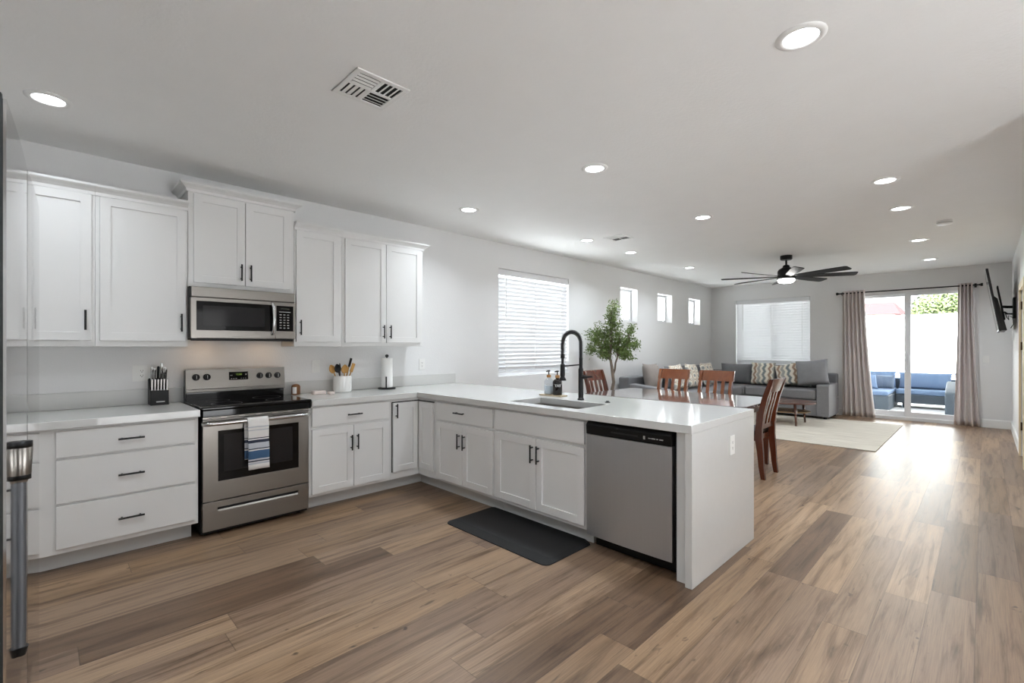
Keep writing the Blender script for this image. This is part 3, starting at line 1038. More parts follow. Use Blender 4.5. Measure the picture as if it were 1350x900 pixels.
cp.prism([(4.418, 1.012), (4.4385, 1.008), (4.4535, 1.168), (4.439, 1.172)], 'x', 0.792, 1.536)
cp.prism([(4.4185, 0.986), (4.436, 0.984), (4.436, 1.0075), (4.4165, 1.0115)], 'x', 0.792, 1.536)
cpo = cp.build('control_panel', M['steel_h'], t, bevel=0.003)


def on_panel(x, z, out=0.0):
    f = (z - 1.012) / 0.16
    y = 4.418 + 0.021 * f
    return Vector((x, y - out, z + out * 0.13))


for kx, kz in ((0.862, 1.108), (0.936, 1.107), (1.329, 1.103), (1.400, 1.102), (1.472, 1.101)):
    k = MB()
    k.tube([on_panel(kx, kz, -0.003), on_panel(kx, kz, 0.01), on_panel(kx, kz, 0.011), on_panel(kx, kz, 0.03)], [0.026, 0.026, 0.020, 0.017], 20)
    ko = soften(k.build('knob', M['black_plastic'], t))
    g = MB()
    p = on_panel(kx, kz, 0.031)
    g.box(kx - 0.002, kx + 0.002, p.y - 0.001, p.y + 0.004, kz - 0.014, kz + 0.016)
    g.build('pointer', M['mark'], ko)
dp = MB()
a, b = on_panel(1.0, 1.076, 0.0015), on_panel(1.0, 1.142, 0.0015)
dp.quadbox([(1.095, a.y, a.z), (1.238, a.y, a.z), (1.238, a.y + 0.004, a.z), (1.095, a.y + 0.004, a.z)],
           [(1.095, b.y, b.z), (1.238, b.y, b.z), (1.238, b.y + 0.004, b.z), (1.095, b.y + 0.004, b.z)])
dpo = dp.build('display_panel', M['black_glass'], t)
tilt = Matrix.Rotation(radians(82.6), 4, 'X')
text_mesh('clock_digits', '12:00', 0.021, M['display'], dpo, on_panel(1.168, 1.120, 0.0025), tilt)
for (px, pz, pw, ph_) in ((1.112, 1.087, 0.005, 0.0022), (1.130, 1.087, 0.005, 0.0022), (1.148, 1.087, 0.005, 0.0022), (1.112, 1.114, 0.008, 0.003),
                          (1.186, 1.087, 0.004, 0.002), (1.202, 1.087, 0.004, 0.002), (1.218, 1.087, 0.004, 0.002), (1.222, 1.118, 0.004, 0.006)):
    p = on_panel(px, pz, 0.0022)
    MB().box(p.x - pw, p.x + pw, p.y, p.y + 0.001, p.z - ph_, p.z + ph_).build('button_print', M['mark'], dpo)
# vent trim under the cooktop
vt = MB().box(0.793, 1.526, 3.868, 3.904, 0.838, 0.8555).build('vent_trim', M['steel_h'], t, bevel=0.002)
for i in range(6):
    x = 0.83 + i * 0.115
    MB().box(x, x + 0.075, 3.8668, 3.869, 0.844, 0.848).build('vent_slot', M['dark_slot'], vt)
# oven door
od = MB()
od.box(0.793, 0.885, 3.868, 3.904, 0.256, 0.834)
od.box(1.449, 1.526, 3.868, 3.904, 0.256, 0.834)
od.box(0.885, 1.449, 3.868, 3.904, 0.256, 0.390)
od.box(0.885, 1.449, 3.868, 3.904, 0.750, 0.834)
odo = od.build('oven_door', M['steel_h'], t, bevel=0.002)
MB().box(0.885, 1.449, 3.870, 3.902, 0.390, 0.750).build('door_glass', M['black_glass'], odo)
MB().box(0.925, 1.402, 3.8688, 3.8702, 0.455, 0.722).build('inner_window', M['grey_glass'], odo)
hh = MB()
hp = [(0.80, 3.868, 0.806), (0.803, 3.845, 0.808), (0.815, 3.828, 0.81), (0.84, 3.822, 0.81), (1.48, 3.822, 0.81), (1.505, 3.828, 0.81), (1.517, 3.845, 0.808), (1.520, 3.868, 0.806)]
hh.tube(hp, 0.0165, 16)
soften(hh.build('door_handle', M['chrome'], odo))
dw_ = MB()
dw_.box(0.793, 1.526, 3.870, 3.904, 0.045, 0.182)
dw_.box(0.793, 0.885, 3.870, 3.904, 0.182, 0.207)
dw_.box(1.446, 1.526, 3.870, 3.904, 0.182, 0.207)
dw_.box(0.793, 1.526, 3.870, 3.904, 0.207, 0.248)
dwo = dw_.build('storage_drawer', M['steel_h'], t, bevel=0.002)
MB().box(0.885, 1.446, 3.885, 3.903, 0.1825, 0.2065).build('finger_slot', M['dark_slot'], dwo)
lp = MB()
lp.prism([(3.866, 0.176), (3.876, 0.171), (3.876, 0.186), (3.872, 0.188)], 'x', 0.888, 1.443)
lp.build('slot_lip', M['steel_h'], dwo)

# dish towel folded over the oven handle: a continuous strip, front fall longer than the rear one
t = thing('dish_towel', 'white and blue striped dish towel folded over the oven door handle', 'towel', (1.13, 3.81, 0.445))
def towel_sheet(prof, xa, xb, ztop):
    mb = MB()
    n = 14
    rows = []
    for i, (y, z) in enumerate(prof):
        row = []
        for k in range(n + 1):
            u = k / n
            wv = 0.003 * sin(u * 9 + z * 6) * min(1.0, (ztop - z) * 5)
            row.append(mb.b.verts.new((xa + (xb - xa) * u + 0.012 * (ztop - z) * 1.3, y + wv, z)))
        rows.append(row)
    for a, b in zip(rows, rows[1:]):
        for k in range(n):
            mb.b.faces.new((a[k], a[k + 1], b[k + 1], b[k]))
    return mb
fr = [(3.800 + 0.004 * math.sin(i), 0.448 + i * 0.03) for i in range(12)] + [(3.803, 0.811)]
top = [(3.803, 0.816), (3.808, 0.824), (3.815, 0.8285), (3.822, 0.830), (3.829, 0.8285), (3.836, 0.824), (3.841, 0.816)]
bk = [(3.843, 0.80), (3.845, 0.74), (3.846, 0.66), (3.847, 0.58), (3.847, 0.52)]
f1 = towel_sheet(fr + top[:4], 1.060, 1.203, 0.83).build('front_fall', M['towel'], t, smooth=True)
f2 = towel_sheet(top[3:] + bk, 1.048, 1.190, 0.83).build('rear_fall', M['towel'], t, smooth=True)
for o in (f1, f2):
    s = o.modifiers.new('cloth', 'SOLIDIFY')
    s.thickness = 0.0035
    s.offset = 0

# ------------------------------------------------------------------ over-range microwave
t = thing('microwave', 'stainless over-the-range microwave under the wall cabinet', 'microwave', (1.15, 4.35, 1.417))
MB().box(0.772, 1.528, 4.178, W - 0.001, 1.417, 1.8055).build('body', M['black_plastic'], t, bevel=0.003)
ug = MB().box(0.80, 1.43, 4.20, 4.50, 1.408, 1.4168).build('underside', M['dark_slot'], t)
MB().box(0.782, 1.518, 4.180, 4.199, 1.398, 1.4168).build('bottom_lip', M['black_plastic'], t, bevel=0.003)
for lx in (0.93, 1.37):
    MB().box(lx - 0.03, lx + 0.03, 4.36, 4.42, 1.4068, 1.408).build('task_lamp', M['range_lamp'], ug)
MB().box(0.778, 1.523, 4.150, 4.177, 1.727, 1.8045).build('vent_band', M['steel_h'], t, bevel=0.004)
md = MB()
md.box(0.775, 0.809, 4.150, 4.177, 1.4175, 1.722)
md.box(1.352, 1.364, 4.150, 4.177, 1.4175, 1.722)
md.box(0.809, 1.352, 4.150, 4.177, 1.4175, 1.479)
md.box(0.809, 1.352, 4.150, 4.177, 1.696, 1.722)
mdo = md.build('door', M['steel_h'], t, bevel=0.002)
MB().box(0.809, 1.352, 4.1508, 4.176, 1.479, 1.696).build('door_glass', M['black_glass'], mdo)
MB().box(0.852, 1.285, 4.1498, 4.151, 1.512, 1.664).build('mesh_window', M['grey_glass'], mdo)
hd = MB()
hd.tube([(1.338, 4.150, 1.455), (1.340, 4.135, 1.462), (1.343, 4.122, 1.49), (1.346, 4.114, 1.58), (1.343, 4.122, 1.675), (1.340, 4.135, 1.705), (1.338, 4.150, 1.712)], [0.011, 0.012, 0.012, 0.012, 0.012, 0.012, 0.011], 12)
soften(hd.build('door_handle', M['chrome'], mdo))
mp = MB()
mp.box(1.3655, 1.525, 4.150, 4.177, 1.4175, 1.722)
mpo = mp.build('control_panel', M['steel_h'], t, bevel=0.002)
MB().box(1.373, 1.508, 4.1488, 4.1512, 1.482, 1.694).build('keypad', M['black_glass'], mpo)
kb = MB()
for r in range(6):
    for c in range(3):
        x = 1.398 + c * 0.030
        z = 1.505 + r * 0.022
        kb.box(x, x + 0.016, 4.1483, 4.149, z, z + 0.008)
kb.box(1.395, 1.485, 4.1483, 4.149, 1.640, 1.645)
kb.build('key_print', M['mark'], mpo)
MB().box(1.405, 1.475, 4.1483, 4.149, 1.662, 1.677).build('clock_window', mat('microwave clock window', (44, 48, 42), 0.2, var=0.05), mpo)

# ------------------------------------------------------------------ dishwasher
t = thing('dishwasher', 'stainless dishwasher with black control strip under the worktop', 'dishwasher', (2.9, 1.565, 0))
tb = MB()
tb.box(2.605, 3.18, 1.258, 1.879, 0.10, CU - 0.003)
tb.box(2.69, 3.18, 1.262, 1.879, 0.0, 0.10)
tb.build('tub', M['black_plastic'], t)
dd = MB()
n = 12
lo, hi = [], []
for k in range(n + 1):
    y = 1.272 + (1.873 - 1.272) * k / n
    u = 2 * k / n - 1
    lo.append((2.570 - 0.006 * (1 - u * u), y))
poly = lo + [(2.604, 1.873), (2.604, 1.272)]
dd.prism(poly, 'z', 0.106, 0.772)
soften(dd.build('door', M['steel'], t), 30)
cpn = MB()
cpn.prism([(2.566, 0.775), (2.604, 0.775), (2.604, 0.858), (2.585, 0.858), (2.572, 0.848), (2.562, 0.835)], 'y', 1.272, 1.873)
cpo2 = cpn.build('control_strip', M['black_plastic'], t, bevel=0.002)
rc = MB()
rc.box(2.5625, 2.566, 1.49, 1.68, 0.803, 0.812)
rc.build('pocket_lip', M['dark_steel'], cpo2)
for (y, wd, hgt) in ((1.385, 0.013, 0.006), (1.36, 0.005, 0.006), (1.335, 0.012, 0.006), (1.445, 0.006, 0.02), (1.41, 0.008, 0.004)):
    MB().box(2.5612, 2.5655, y - wd, y + wd, 0.806 - hgt / 2, 0.806 + hgt / 2).build('button_print', M['mark'], cpo2)

# ------------------------------------------------------------------ refrigerator, seen along its front
t = thing('refrigerator', 'polished steel side-by-side refrigerator at the left edge, seen edge-on', 'refrigerator', (-0.45, 1.63, 0))
MB().box(-0.82, -0.115, 1.190, 2.056, 0.03, 1.755).build('body', M['dark_steel'], t, bevel=0.006)
kp = MB().box(-0.80, -0.12, 1.20, 2.05, 0.0, 0.03).build('base_grille', M['black_plastic'], t)


def fridge_door(pa, pb, z0, z1):
    n = 10
    front = []
    for k in range(n + 1):
        u = k / n
        bow = 0.0022 * (1 - (2 * u - 1) ** 2)
        front.append((pa[0] + (pb[0] - pa[0]) * u + bow, pa[1] + (pb[1] - pa[1]) * u))
    back = [(x - 0.004, y) for (x, y) in reversed(front)]
    core = MB()
    core.prism([(x - 0.0041, y) for (x, y) in front] + [(-0.112, pb[1]), (-0.112, pa[1])], 'z', z0, z1)
    o = soften(core.build('door', M['dark_steel'], t), 30)
    skin = MB()
    skin.prism(front + back, 'z', z0, z1)
    soften(skin.build('polished_skin', M['mirror_steel'], o), 30)
    return o


dn = fridge_door((-0.0445, 1.187), (-0.0268, 1.617), 0.07, 1.778)
df = fridge_door((-0.0262, 1.624), (-0.0082, 2.058), 0.07, 1.778)
h = MB()
h.tube([(-0.0325, 1.365, 0.74), (-0.0315, 1.365, 0.80), (-0.0315, 1.365, 1.095)], 0.0085, 14)
soften(h.build('handle', M['handle_grey'], dn))
hc = MB()
hc.tube([(-0.031, 1.365, 1.082), (-0.029, 1.365, 1.098), (-0.0285, 1.365, 1.15), (-0.0295, 1.365, 1.158)], [0.009, 0.013, 0.0145, 0.012], 16)
soften(hc.build('handle_cap', M['steel_h'], dn))
for hz in (1.093, 1.157):
    MB().tube([(-0.029, 1.365, hz - 0.006), (-0.029, 1.365, hz + 0.006)], 0.0148 if hz > 1.1 else 0.0125, 16).build('handle_band', M['black_plastic'], dn, smooth=True)
hc = MB()
hc.tube([(-0.032, 1.365, 0.735), (-0.031, 1.365, 0.752)], [0.008, 0.011], 14)
soften(hc.build('handle_foot', M['black_plastic'], dn))
hg = MB().box(-0.10, -0.05, 1.20, 1.25, 1.7785, 1.795).build('hinge_cover', M['dark_steel'], t, bevel=0.004)

# ------------------------------------------------------------------ faucet and things around the sink
FX, FY = 3.140, 2.347
t = thing('faucet', 'tall matte black spring spout kitchen faucet behind the sink', 'faucet', (FX, FY, CT))
soften(MB().lathe([(0.027, CT + 0.0005), (0.027, CT + 0.012), (0.021, CT + 0.018), (0.021, 1.165), (0.018, 1.175), (0.015, 1.18), (0.015, 1.26)], FX, FY, 24).build('post', M['black'], t))
dirv = Vector((-0.155, 0.055, 0)).normalized()
R_ = 0.088
arc = [(FX, FY, 1.25 + i * 0.02) for i in range(7)]
for k in range(1, 17):
    a = pi * k / 16
    p = Vector((FX, FY, 1.385)) + dirv * (R_ - R_ * cos(a)) + Vector((0, 0, R_ * sin(a)))
    arc.append(tuple(p))
ex = Vector((FX, FY, 0)) + dirv * (2 * R_)
for i in range(1, 6):
    arc.append((ex.x, ex.y, 1.385 - i * 0.022))
soften(MB().tube(arc, 0.0105, 14).build('hose', M['black'], t))
# spring: helix around the hose
P = [Vector(p) for p in arc]
L = [0.0]
for a, b in zip(P, P[1:]):
    L.append(L[-1] + (b - a).length)


def along(s):
    for i in range(len(L) - 1):
        if s <= L[i + 1]:
            f = (s - L[i]) / (L[i + 1] - L[i])
            return P[i].lerp(P[i + 1], f), (P[i + 1] - P[i]).normalized()
    return P[-1], (P[-1] - P[-2]).normalized()


hel = []
side = dirv.cross(Vector((0, 0, 1))).normalized()
turns = 44
for i in range(turns * 10):
    s = L[-1] * i / (turns * 10 - 1)
    c, d_ = along(s)
    nrm = side.cross(d_).normalized()
    a = 2 * pi * i / 10
    hel.append(tuple(c + side * 0.0168 * cos(a) + nrm * 0.0168 * sin(a)))
MB().tube(hel, 0.0026, 6).build('spring', M['black'], t, smooth=True)
soften(MB().lathe([(0.012, 1.29), (0.017, 1.285), (0.017, 1.262), (0.011, 1.255), (0.011, 1.215), (0.018, 1.21), (0.020, 1.125), (0.017, 1.108), (0.024, 1.098), (0.030, 1.085), (0.030, 1.080)], ex.x, ex.y, 22).build('spray_head', M['black'], t))
MB().tube([(FX, FY, 1.205), (ex.x, ex.y, 1.195)], 0.006, 10).build('holder_arm', M['black'], t, smooth=True)
lv = MB()
lv.tube([(FX, FY, 1.105), (FX, FY - 0.05, 1.105)], 0.017, 16)
lv.tube([(FX, FY - 0.05, 1.105), (FX, FY - 0.07, 1.106), (FX + 0.004, FY - 0.115, 1.11)], [0.015, 0.010, 0.007], 12)
soften(lv.build('lever', M['black'], t))
bt_ = soften(MB().lathe([(0.021, CT + 0.0005), (0.021, CT + 0.006), (0.013, CT + 0.008), (0.012, CT + 0.014), (0.001, CT + 0.015)], 3.141, 2.088, 20, True, False).build('disposal_button', M['black'], origin=(3.141, 2.088, CT)))
tag(bt_, 'small black disposal button in the worktop beside the faucet', 'button')

tr = MB().box(3.185, 3.285, 2.60, 2.85, CT + 0.0005, CT + 0.011).build('soap_tray', mat('pale wood tray', (186, 168, 140), 0.5, var=0.1), bevel=0.003, origin=(3.235, 2.725, CT))
tag(tr, 'thin bamboo tray under the two soap bottles', 'tray')


def soap_bottle(label, x, y, mglass, liquid=None, text=None, tcol=None):
    z = CT + 0.0115
    t = thing('soap_bottle', label, 'bottle', (x, y, z))
    soften(MB().lathe([(0.040, z), (0.0425, z + 0.004), (0.0425, z + 0.112), (0.039, z + 0.124), (0.026, z + 0.138), (0.0165, z + 0.143), (0.0165, z + 0.150)], x, y, 30).build('bottle', mglass, t))
    if liquid:
        soften(MB().lathe([(0.0375, z + 0.004), (0.0395, z + 0.007), (0.0395, z + 0.075)], x, y, 30).build('liquid', liquid, t))
    soften(MB().lathe([(0.0195, z + 0.1505), (0.0195, z + 0.172), (0.012, z + 0.175)], x, y, 22).build('collar', M['pump_wood'], t))
    pm_ = MB()
    pm_.cyl((x, y, z + 0.1755), (x, y, z + 0.205), 0.0055, 12)
    pm_.tube([(x + 0.012, y, z + 0.209), (x - 0.012, y, z + 0.209), (x - 0.034, y, z + 0.205)], [0.007, 0.007, 0.005], 10)
    soften(pm_.build('pump', M['black'], t))
    if text:
        # lettering wrapped on the front of the bottle, facing the sink
        for i, ch in enumerate(text):
            an = radians(225 - 26 + 52 * i / (len(text) - 1))
            rr = 0.0428
            rot = Matrix.Rotation(an + pi / 2, 4, 'Z') @ Matrix.Rotation(pi / 2, 4, 'X')
            text_mesh('lettering', ch, 0.036, tcol, t, Vector((x + rr * cos(an), y + rr * sin(an), z + 0.083)), rot)
    return t


soap_bottle('clear glass soap bottle with bamboo collar on the bamboo tray', 3.235, 2.775, M['bottle_glass'], mat('clear pale soap', (206, 214, 220), 0.2, var=0.02), 'YAY', M['mark'])
soap_bottle('dark amber soap bottle with white lettering, nearest the faucet', 3.235, 2.675, M['amber'], None, 'YAY', M['mark_white'])

# ------------------------------------------------------------------ things on the worktops
KX, KY = 0.622, 4.43
t = thing('knife_block', 'black knife block full of steel-handled knives left of the range', 'knife block', (KX, KY, CT))
kbk = MB()
kbk.prism([(KY - 0.062, CT + 0.0005), (KY + 0.068, CT + 0.0005), (KY + 0.078, CT + 0.19), (KY + 0.03, CT + 0.20), (KY - 0.02, CT + 0.115), (KY - 0.055, CT + 0.110)], 'x', KX - 0.056, KX + 0.056)
kbk.build('block', M['black_plastic'], t, bevel=0.003)
MB().box(KX - 0.022, KX + 0.03, KY - 0.0635, KY - 0.060, CT + 0.022, CT + 0.030).build('label_plate', M['mark'], t)
for i in range(6):
    x = KX - 0.046 + i * 0.0184
    k = MB()
    k.quadbox([(x - 0.005, KY - 0.052, CT + 0.105), (x + 0.005, KY - 0.052, CT + 0.105), (x + 0.005, KY - 0.036, CT + 0.105), (x - 0.005, KY - 0.036, CT + 0.105)],
              [(x - 0.006, KY - 0.060, CT + 0.195), (x + 0.006, KY - 0.060, CT + 0.195), (x + 0.006, KY - 0.040, CT + 0.198), (x - 0.006, KY - 0.040, CT + 0.198)])
    k.build('steak_knife', M['chrome'], t, bevel=0.002)
for (x, z, dy, m) in ((-0.040, 0.285, -0.004, 'chrome'), (-0.022, 0.275, 0.0, 'chrome'), (0.0, 0.29, 0.006, 'black'), (0.020, 0.315, 0.0, 'chrome'), (0.036, 0.285, 0.0, 'chrome'), (0.048, 0.275, 0.004, 'chrome')):
    k = MB()
    k.tube([(KX + x, KY + 0.035, CT + 0.17), (KX + x, KY + 0.015 + dy, CT + 0.235), (KX + x, KY + dy, CT + z - 0.008), (KX + x, KY - 0.001 + dy, CT + z)], [0.0075, 0.008, 0.0095, 0.006], 10)
    soften(k.build('kitchen_knife', M[m], t))

CX, CY = 2.062, 4.405
t = thing('utensil_crock', 'white ceramic utensil crock on the worktop right of the range', 'crock', (CX, CY, CT))
soften(MB().lathe([(0.074, CT + 0.0005), (0.083, CT + 0.008), (0.086, CT + 0.03), (0.086, CT + 0.155), (0.083, CT + 0.158), (0.079, CT + 0.155), (0.078, CT + 0.02), (0.001, CT + 0.015)], CX, CY, 36, True, False).build('crock', M['ceramic'], t))


def utensil(label, kind, base, tip, r, m, mh=None, rot=0.0):
    base, tip = Vector(base), Vector(tip)
    d = (tip - base)
    Ln = d.length
    d.normalize()
    q = Vector((0, 0, 1)).rotation_difference(d).to_matrix().to_4x4()
    T = Matrix.Translation(base) @ q @ Matrix.Rotation(rot, 4, 'Z')
    t = thing('cooking_spoon' if 'spoon' in kind else ('spatula' if 'spatula' in kind else 'ladle'), label, kind, tuple(base), group=None)
    hmb = MB()
    hl = Ln - 0.075
    hmb.tube([(0, 0, 0), (0, 0, hl * 0.5), (0, 0, hl)], [0.0055, 0.006, 0.0055], 10)
    hmb.b.transform(T)
    soften(hmb.build('handle', mh or m, t))
    b_ = MB()
    if 'spatula' in kind:
        b_.box(-r, r, -0.003, 0.003, hl - 0.004, hl + 0.085)
    else:
        n = 14
        prof = []
        rows = []
        for i in range(9):
            v = i / 8
            z = hl - 0.006 + v * 0.085
            wd = r * math.sin(pi * (0.12 + 0.86 * v)) ** 0.7
            row = []
            for k in range(9):
                u = -1 + 2 * k / 8
                row.append(b_.b.verts.new((wd * u, 0.014 * (1 - u * u) * math.sin(pi * v), z)))
            rows.append(row)
        for a, c in zip(rows, rows[1:]):
            for k in range(8):
                b_.b.faces.new((a[k], a[k + 1], c[k + 1], c[k]))
    b_.b.transform(T)
    bo = b_.build('head', m, t)
    soften(bo)
    if 'spatula' not in kind:
        s = bo.modifiers.new('shell', 'SOLIDIFY')
        s.thickness = 0.003
    return t


zb = CT + 0.03
utensil('wooden spoon leaning far left in the white crock', 'spoon', (CX - 0.02, CY - 0.01, zb), (CX - 0.125, CY - 0.02, CT + 0.262), 0.032, M['bamboo'])
utensil('black slotted spoon in front of the leftmost wooden spoon', 'spoon', (CX - 0.005, CY - 0.03, zb), (CX - 0.082, CY - 0.055, CT + 0.270), 0.034, M['black_plastic'])
utensil('slim upright black ladle in the middle of the crock', 'ladle', (CX - 0.012, CY + 0.02, zb), (CX - 0.022, CY + 0.01, CT + 0.277), 0.011, M['black_plastic'])
utensil('round wooden spoon in the middle of the crock', 'spoon', (CX + 0.012, CY, zb), (CX + 0.012, CY - 0.03, CT + 0.262), 0.036, M['bamboo'])
utensil('flat wooden spatula leaning right in the crock', 'spatula', (CX + 0.02, CY - 0.015, zb), (CX + 0.105, CY - 0.02, CT + 0.265), 0.02, M['bamboo'], rot=0.4)
utensil('black tipped spatula standing tallest at the right of the crock', 'spatula', (CX + 0.02, CY + 0.025, zb), (CX + 0.098, CY + 0.02, CT + 0.315), 0.013, M['black_plastic'], M['bamboo'], rot=0.4)

PX, PY = 2.533, 4.385
t = thing('paper_towel_holder', 'black wire paper towel holder in the worktop corner', 'holder', (PX, PY, CT))
soften(MB().lathe([(0.088, CT + 0.0005), (0.09, CT + 0.004), (0.09, CT + 0.012), (0.085, CT + 0.016), (0.02, CT + 0.018)], PX, PY, 32).build('base', M['black'], t))
soften(MB().lathe([(0.006, CT + 0.018), (0.006, CT + 0.325), (0.010, CT + 0.328), (0.018, CT + 0.338), (0.0185, CT + 0.346), (0.014, CT + 0.356), (0.001, CT + 0.36)], PX, PY, 20, True, False).build('rod', M['black'], t))
MB().tube([(PX - 0.045, PY - 0.066, CT + 0.016), (PX - 0.045, PY - 0.066, CT + 0.132)], [0.0065, 0.008], 12).build('tension_arm', M['black'], t, smooth=True)
pr_ = soften(MB().lathe([(0.017, CT + 0.019), (0.055, CT + 0.019), (0.058, CT + 0.022), (0.058, CT + 0.317), (0.055, CT + 0.32), (0.017, CT + 0.32), (0.017, CT + 0.019)], PX, PY, 36, False, False).build('paper_towel_roll', M['paper'], origin=(PX, PY, CT + 0.019)))
tag(pr_, 'white paper towel roll standing on the black holder', 'paper towel')

t = thing('salt_cellar', 'small brown wood spice jar with white front beside the range', 'spice jar', (1.640, 4.45, CT))
soften(MB().lathe([(0.036, CT + 0.0005), (0.038, CT + 0.006), (0.038, CT + 0.075), (0.030, CT + 0.090), (0.014, CT + 0.096)], 1.640, 4.45, 24).build('jar', M['acacia'], t))
sw = MB()
pts_o, pts_i = [], []
for k in range(9):
    a = radians(205 + 55 * k / 8)
    pts_o.append((1.640 + 0.0392 * cos(a), 4.45 + 0.0392 * sin(a)))
    pts_i.append((1.640 + 0.0378 * cos(a), 4.45 + 0.0378 * sin(a)))
sw.prism(pts_o + list(reversed(pts_i)), 'z', CT + 0.012, CT + 0.072)
sw.build('label', M['ceramic'], t)

t = thing('butter_dish', 'low pale pink dish with a small clear block beside it', 'dish', (1.80, 4.33, CT))
MB().prism(rrect(1.745, 1.86, 4.30, 4.37, 0.015), 'z', CT + 0.0005, CT + 0.035).build('dish', M['pink_stone'], t, bevel=0.006)
t2 = MB().prism(rrect(1.855, 1.905, 4.215, 4.275, 0.012), 'z', CT + 0.0005, CT + 0.028).build('salt_block', M['pink_stone'], bevel=0.006, origin=(1.88, 4.245, CT))
tag(t2, 'small whitish cube lying in front of the pale pink dish', 'block')
t['label'] = 'low pale pink dish lying on the worktop right of the range'

# anti-fatigue mat in front of the sink
t = thing('floor_mat', 'black anti-fatigue mat on the floor in front of the sink', 'mat', (2.44, 2.41, 0))
mm = MB()
a = [mm.b.verts.new((p[0], p[1], 0.001)) for p in rrect(2.185, 2.675, 1.895, 2.925, 0.05)]
b = [mm.b.verts.new((p[0], p[1], 0.006)) for p in rrect(2.187, 2.673, 1.897, 2.923, 0.05)]
c = [mm.b.verts.new((p[0], p[1], 0.019)) for p in rrect(2.265, 2.665, 1.93, 2.895, 0.03)]
for r0, r1 in ((a, b), (b, c)):
    for k in range(len(r0)):
        mm.b.faces.new((r0[k], r0[(k + 1) % len(r0)], r1[(k + 1) % len(r0)], r1[k]))
mm.b.faces.new(c)
mm.b.faces.new(list(reversed(a)))
mm.build('mat', M['rubber'], t)

# ------------------------------------------------------------------ outlets and switches


def outlet(label, kind, P0, ax, nrm, wd=0.078, hgt=0.122, name='wall_outlet'):
    """P0 centre on the wall; ax = unit vector along the wall; nrm = out of the wall."""
    P0, ax, nrm = Vector(P0), Vector(ax), Vector(nrm)
    up = Vector((0, 0, 1))
    t = thing(name, label, kind, tuple(P0))

    def slab(mb, a0, a1, z0, z1, d0, d1):
        pts = lambda d: [P0 + ax * a + up * z + nrm * d for a, z in ((a0, z0), (a1, z0), (a1, z1), (a0, z1))]
        mb.quadbox(pts(d0), pts(d1))
    m1 = MB()
    slab(m1, -wd / 2, wd / 2, -hgt / 2, hgt / 2, 0.0005, 0.006)
    m1.build('plate', M['white_plastic'], t, bevel=0.002)
    m2 = MB()
    if kind == 'switch':
        slab(m2, -0.017, 0.017, -0.034, 0.034, 0.006, 0.0085)
        m2.build('rocker', M['white_plastic'], t, bevel=0.001)
    else:
        slab(m2, -0.017, 0.017, -0.034, 0.034, 0.006, 0.0075)
        m2.build('receptacle', M['white_plastic'], t, bevel=0.001)
        m3 = MB()
        for s in (-0.018, 0.018):
            slab(m3, -0.008, -0.0055, s - 0.003, s + 0.006, 0.0075, 0.0079)
            slab(m3, 0.0055, 0.008, s - 0.003, s + 0.006, 0.0075, 0.0079)
            slab(m3, -0.0025, 0.0025, s - 0.011, s - 0.006, 0.0075, 0.0079)
        m3.build('socket_slot', M['dark_slot'], t)
    return t


outlet('white double outlet plate on the wall behind the knife block', 'outlet', (0.535, W, 1.150), (1, 0, 0), (0, -1, 0), wd=0.115)
outlet('white wall switch plate above the pale pink dish', 'switch', (1.861, W, 1.161), (1, 0, 0), (0, -1, 0), name='wall_switch')
outlet('white outlet plate on the wall right of the paper towel', 'outlet', (3.075, W, 1.151), (1, 0, 0), (0, -1, 0))
outlet('white outlet plate on the quartz waterfall end', 'outlet', (3.135, 1.146, 0.722), (1, 0, 0), (0, -1, 0))
outlet('white switch plate right of the patio curtain', 'switch', (F, -0.02, 1.14), (0, 1, 0), (-1, 0, 0), name='wall_switch')

# ------------------------------------------------------------------ ceiling: lamps, vents, detector
lamp0 = None
LIGHTS = [((0.022, 3.688), 'lit recessed ceiling light nearest the refrigerator, top left'),
          ((2.397, 0.578), 'largest lit recessed ceiling light, above the walkway beside the peninsula'),
          ((3.03, 2.133), 'lit recessed ceiling light above the faucet and sink'),
          ((3.044, 3.672), 'lit recessed ceiling light right of the end wall cabinet'),
          ((4.964, 0.582), 'upper of the two close recessed lights on the right of the fan'),
          ((6.065, 0.589), 'lower of the two close recessed lights, beside the smoke detector'),
          ((4.993, 2.123), 'lit recessed ceiling light above the dining table'),
          ((5.012, 3.646), 'lit recessed ceiling light left of the small ceiling vent'),
          ((6.111, 3.664), 'lit recessed ceiling light just below the small ceiling vent'),
          ((8.011, 3.64), 'lit recessed ceiling light left of the ceiling fan, near the high windows'),
          ((8.041, 0.598), 'lit recessed ceiling light right of the ceiling fan'),
          ((9.942, 0.607), 'lit recessed ceiling light farthest away, above the patio door'),
          ((0.022, 2.12), None), ((0.022, 0.578), None), ((2.397, -1.25), None), ((0.022, -1.25), None)]  # entries without a label are unseen lamps added to light the kitchen
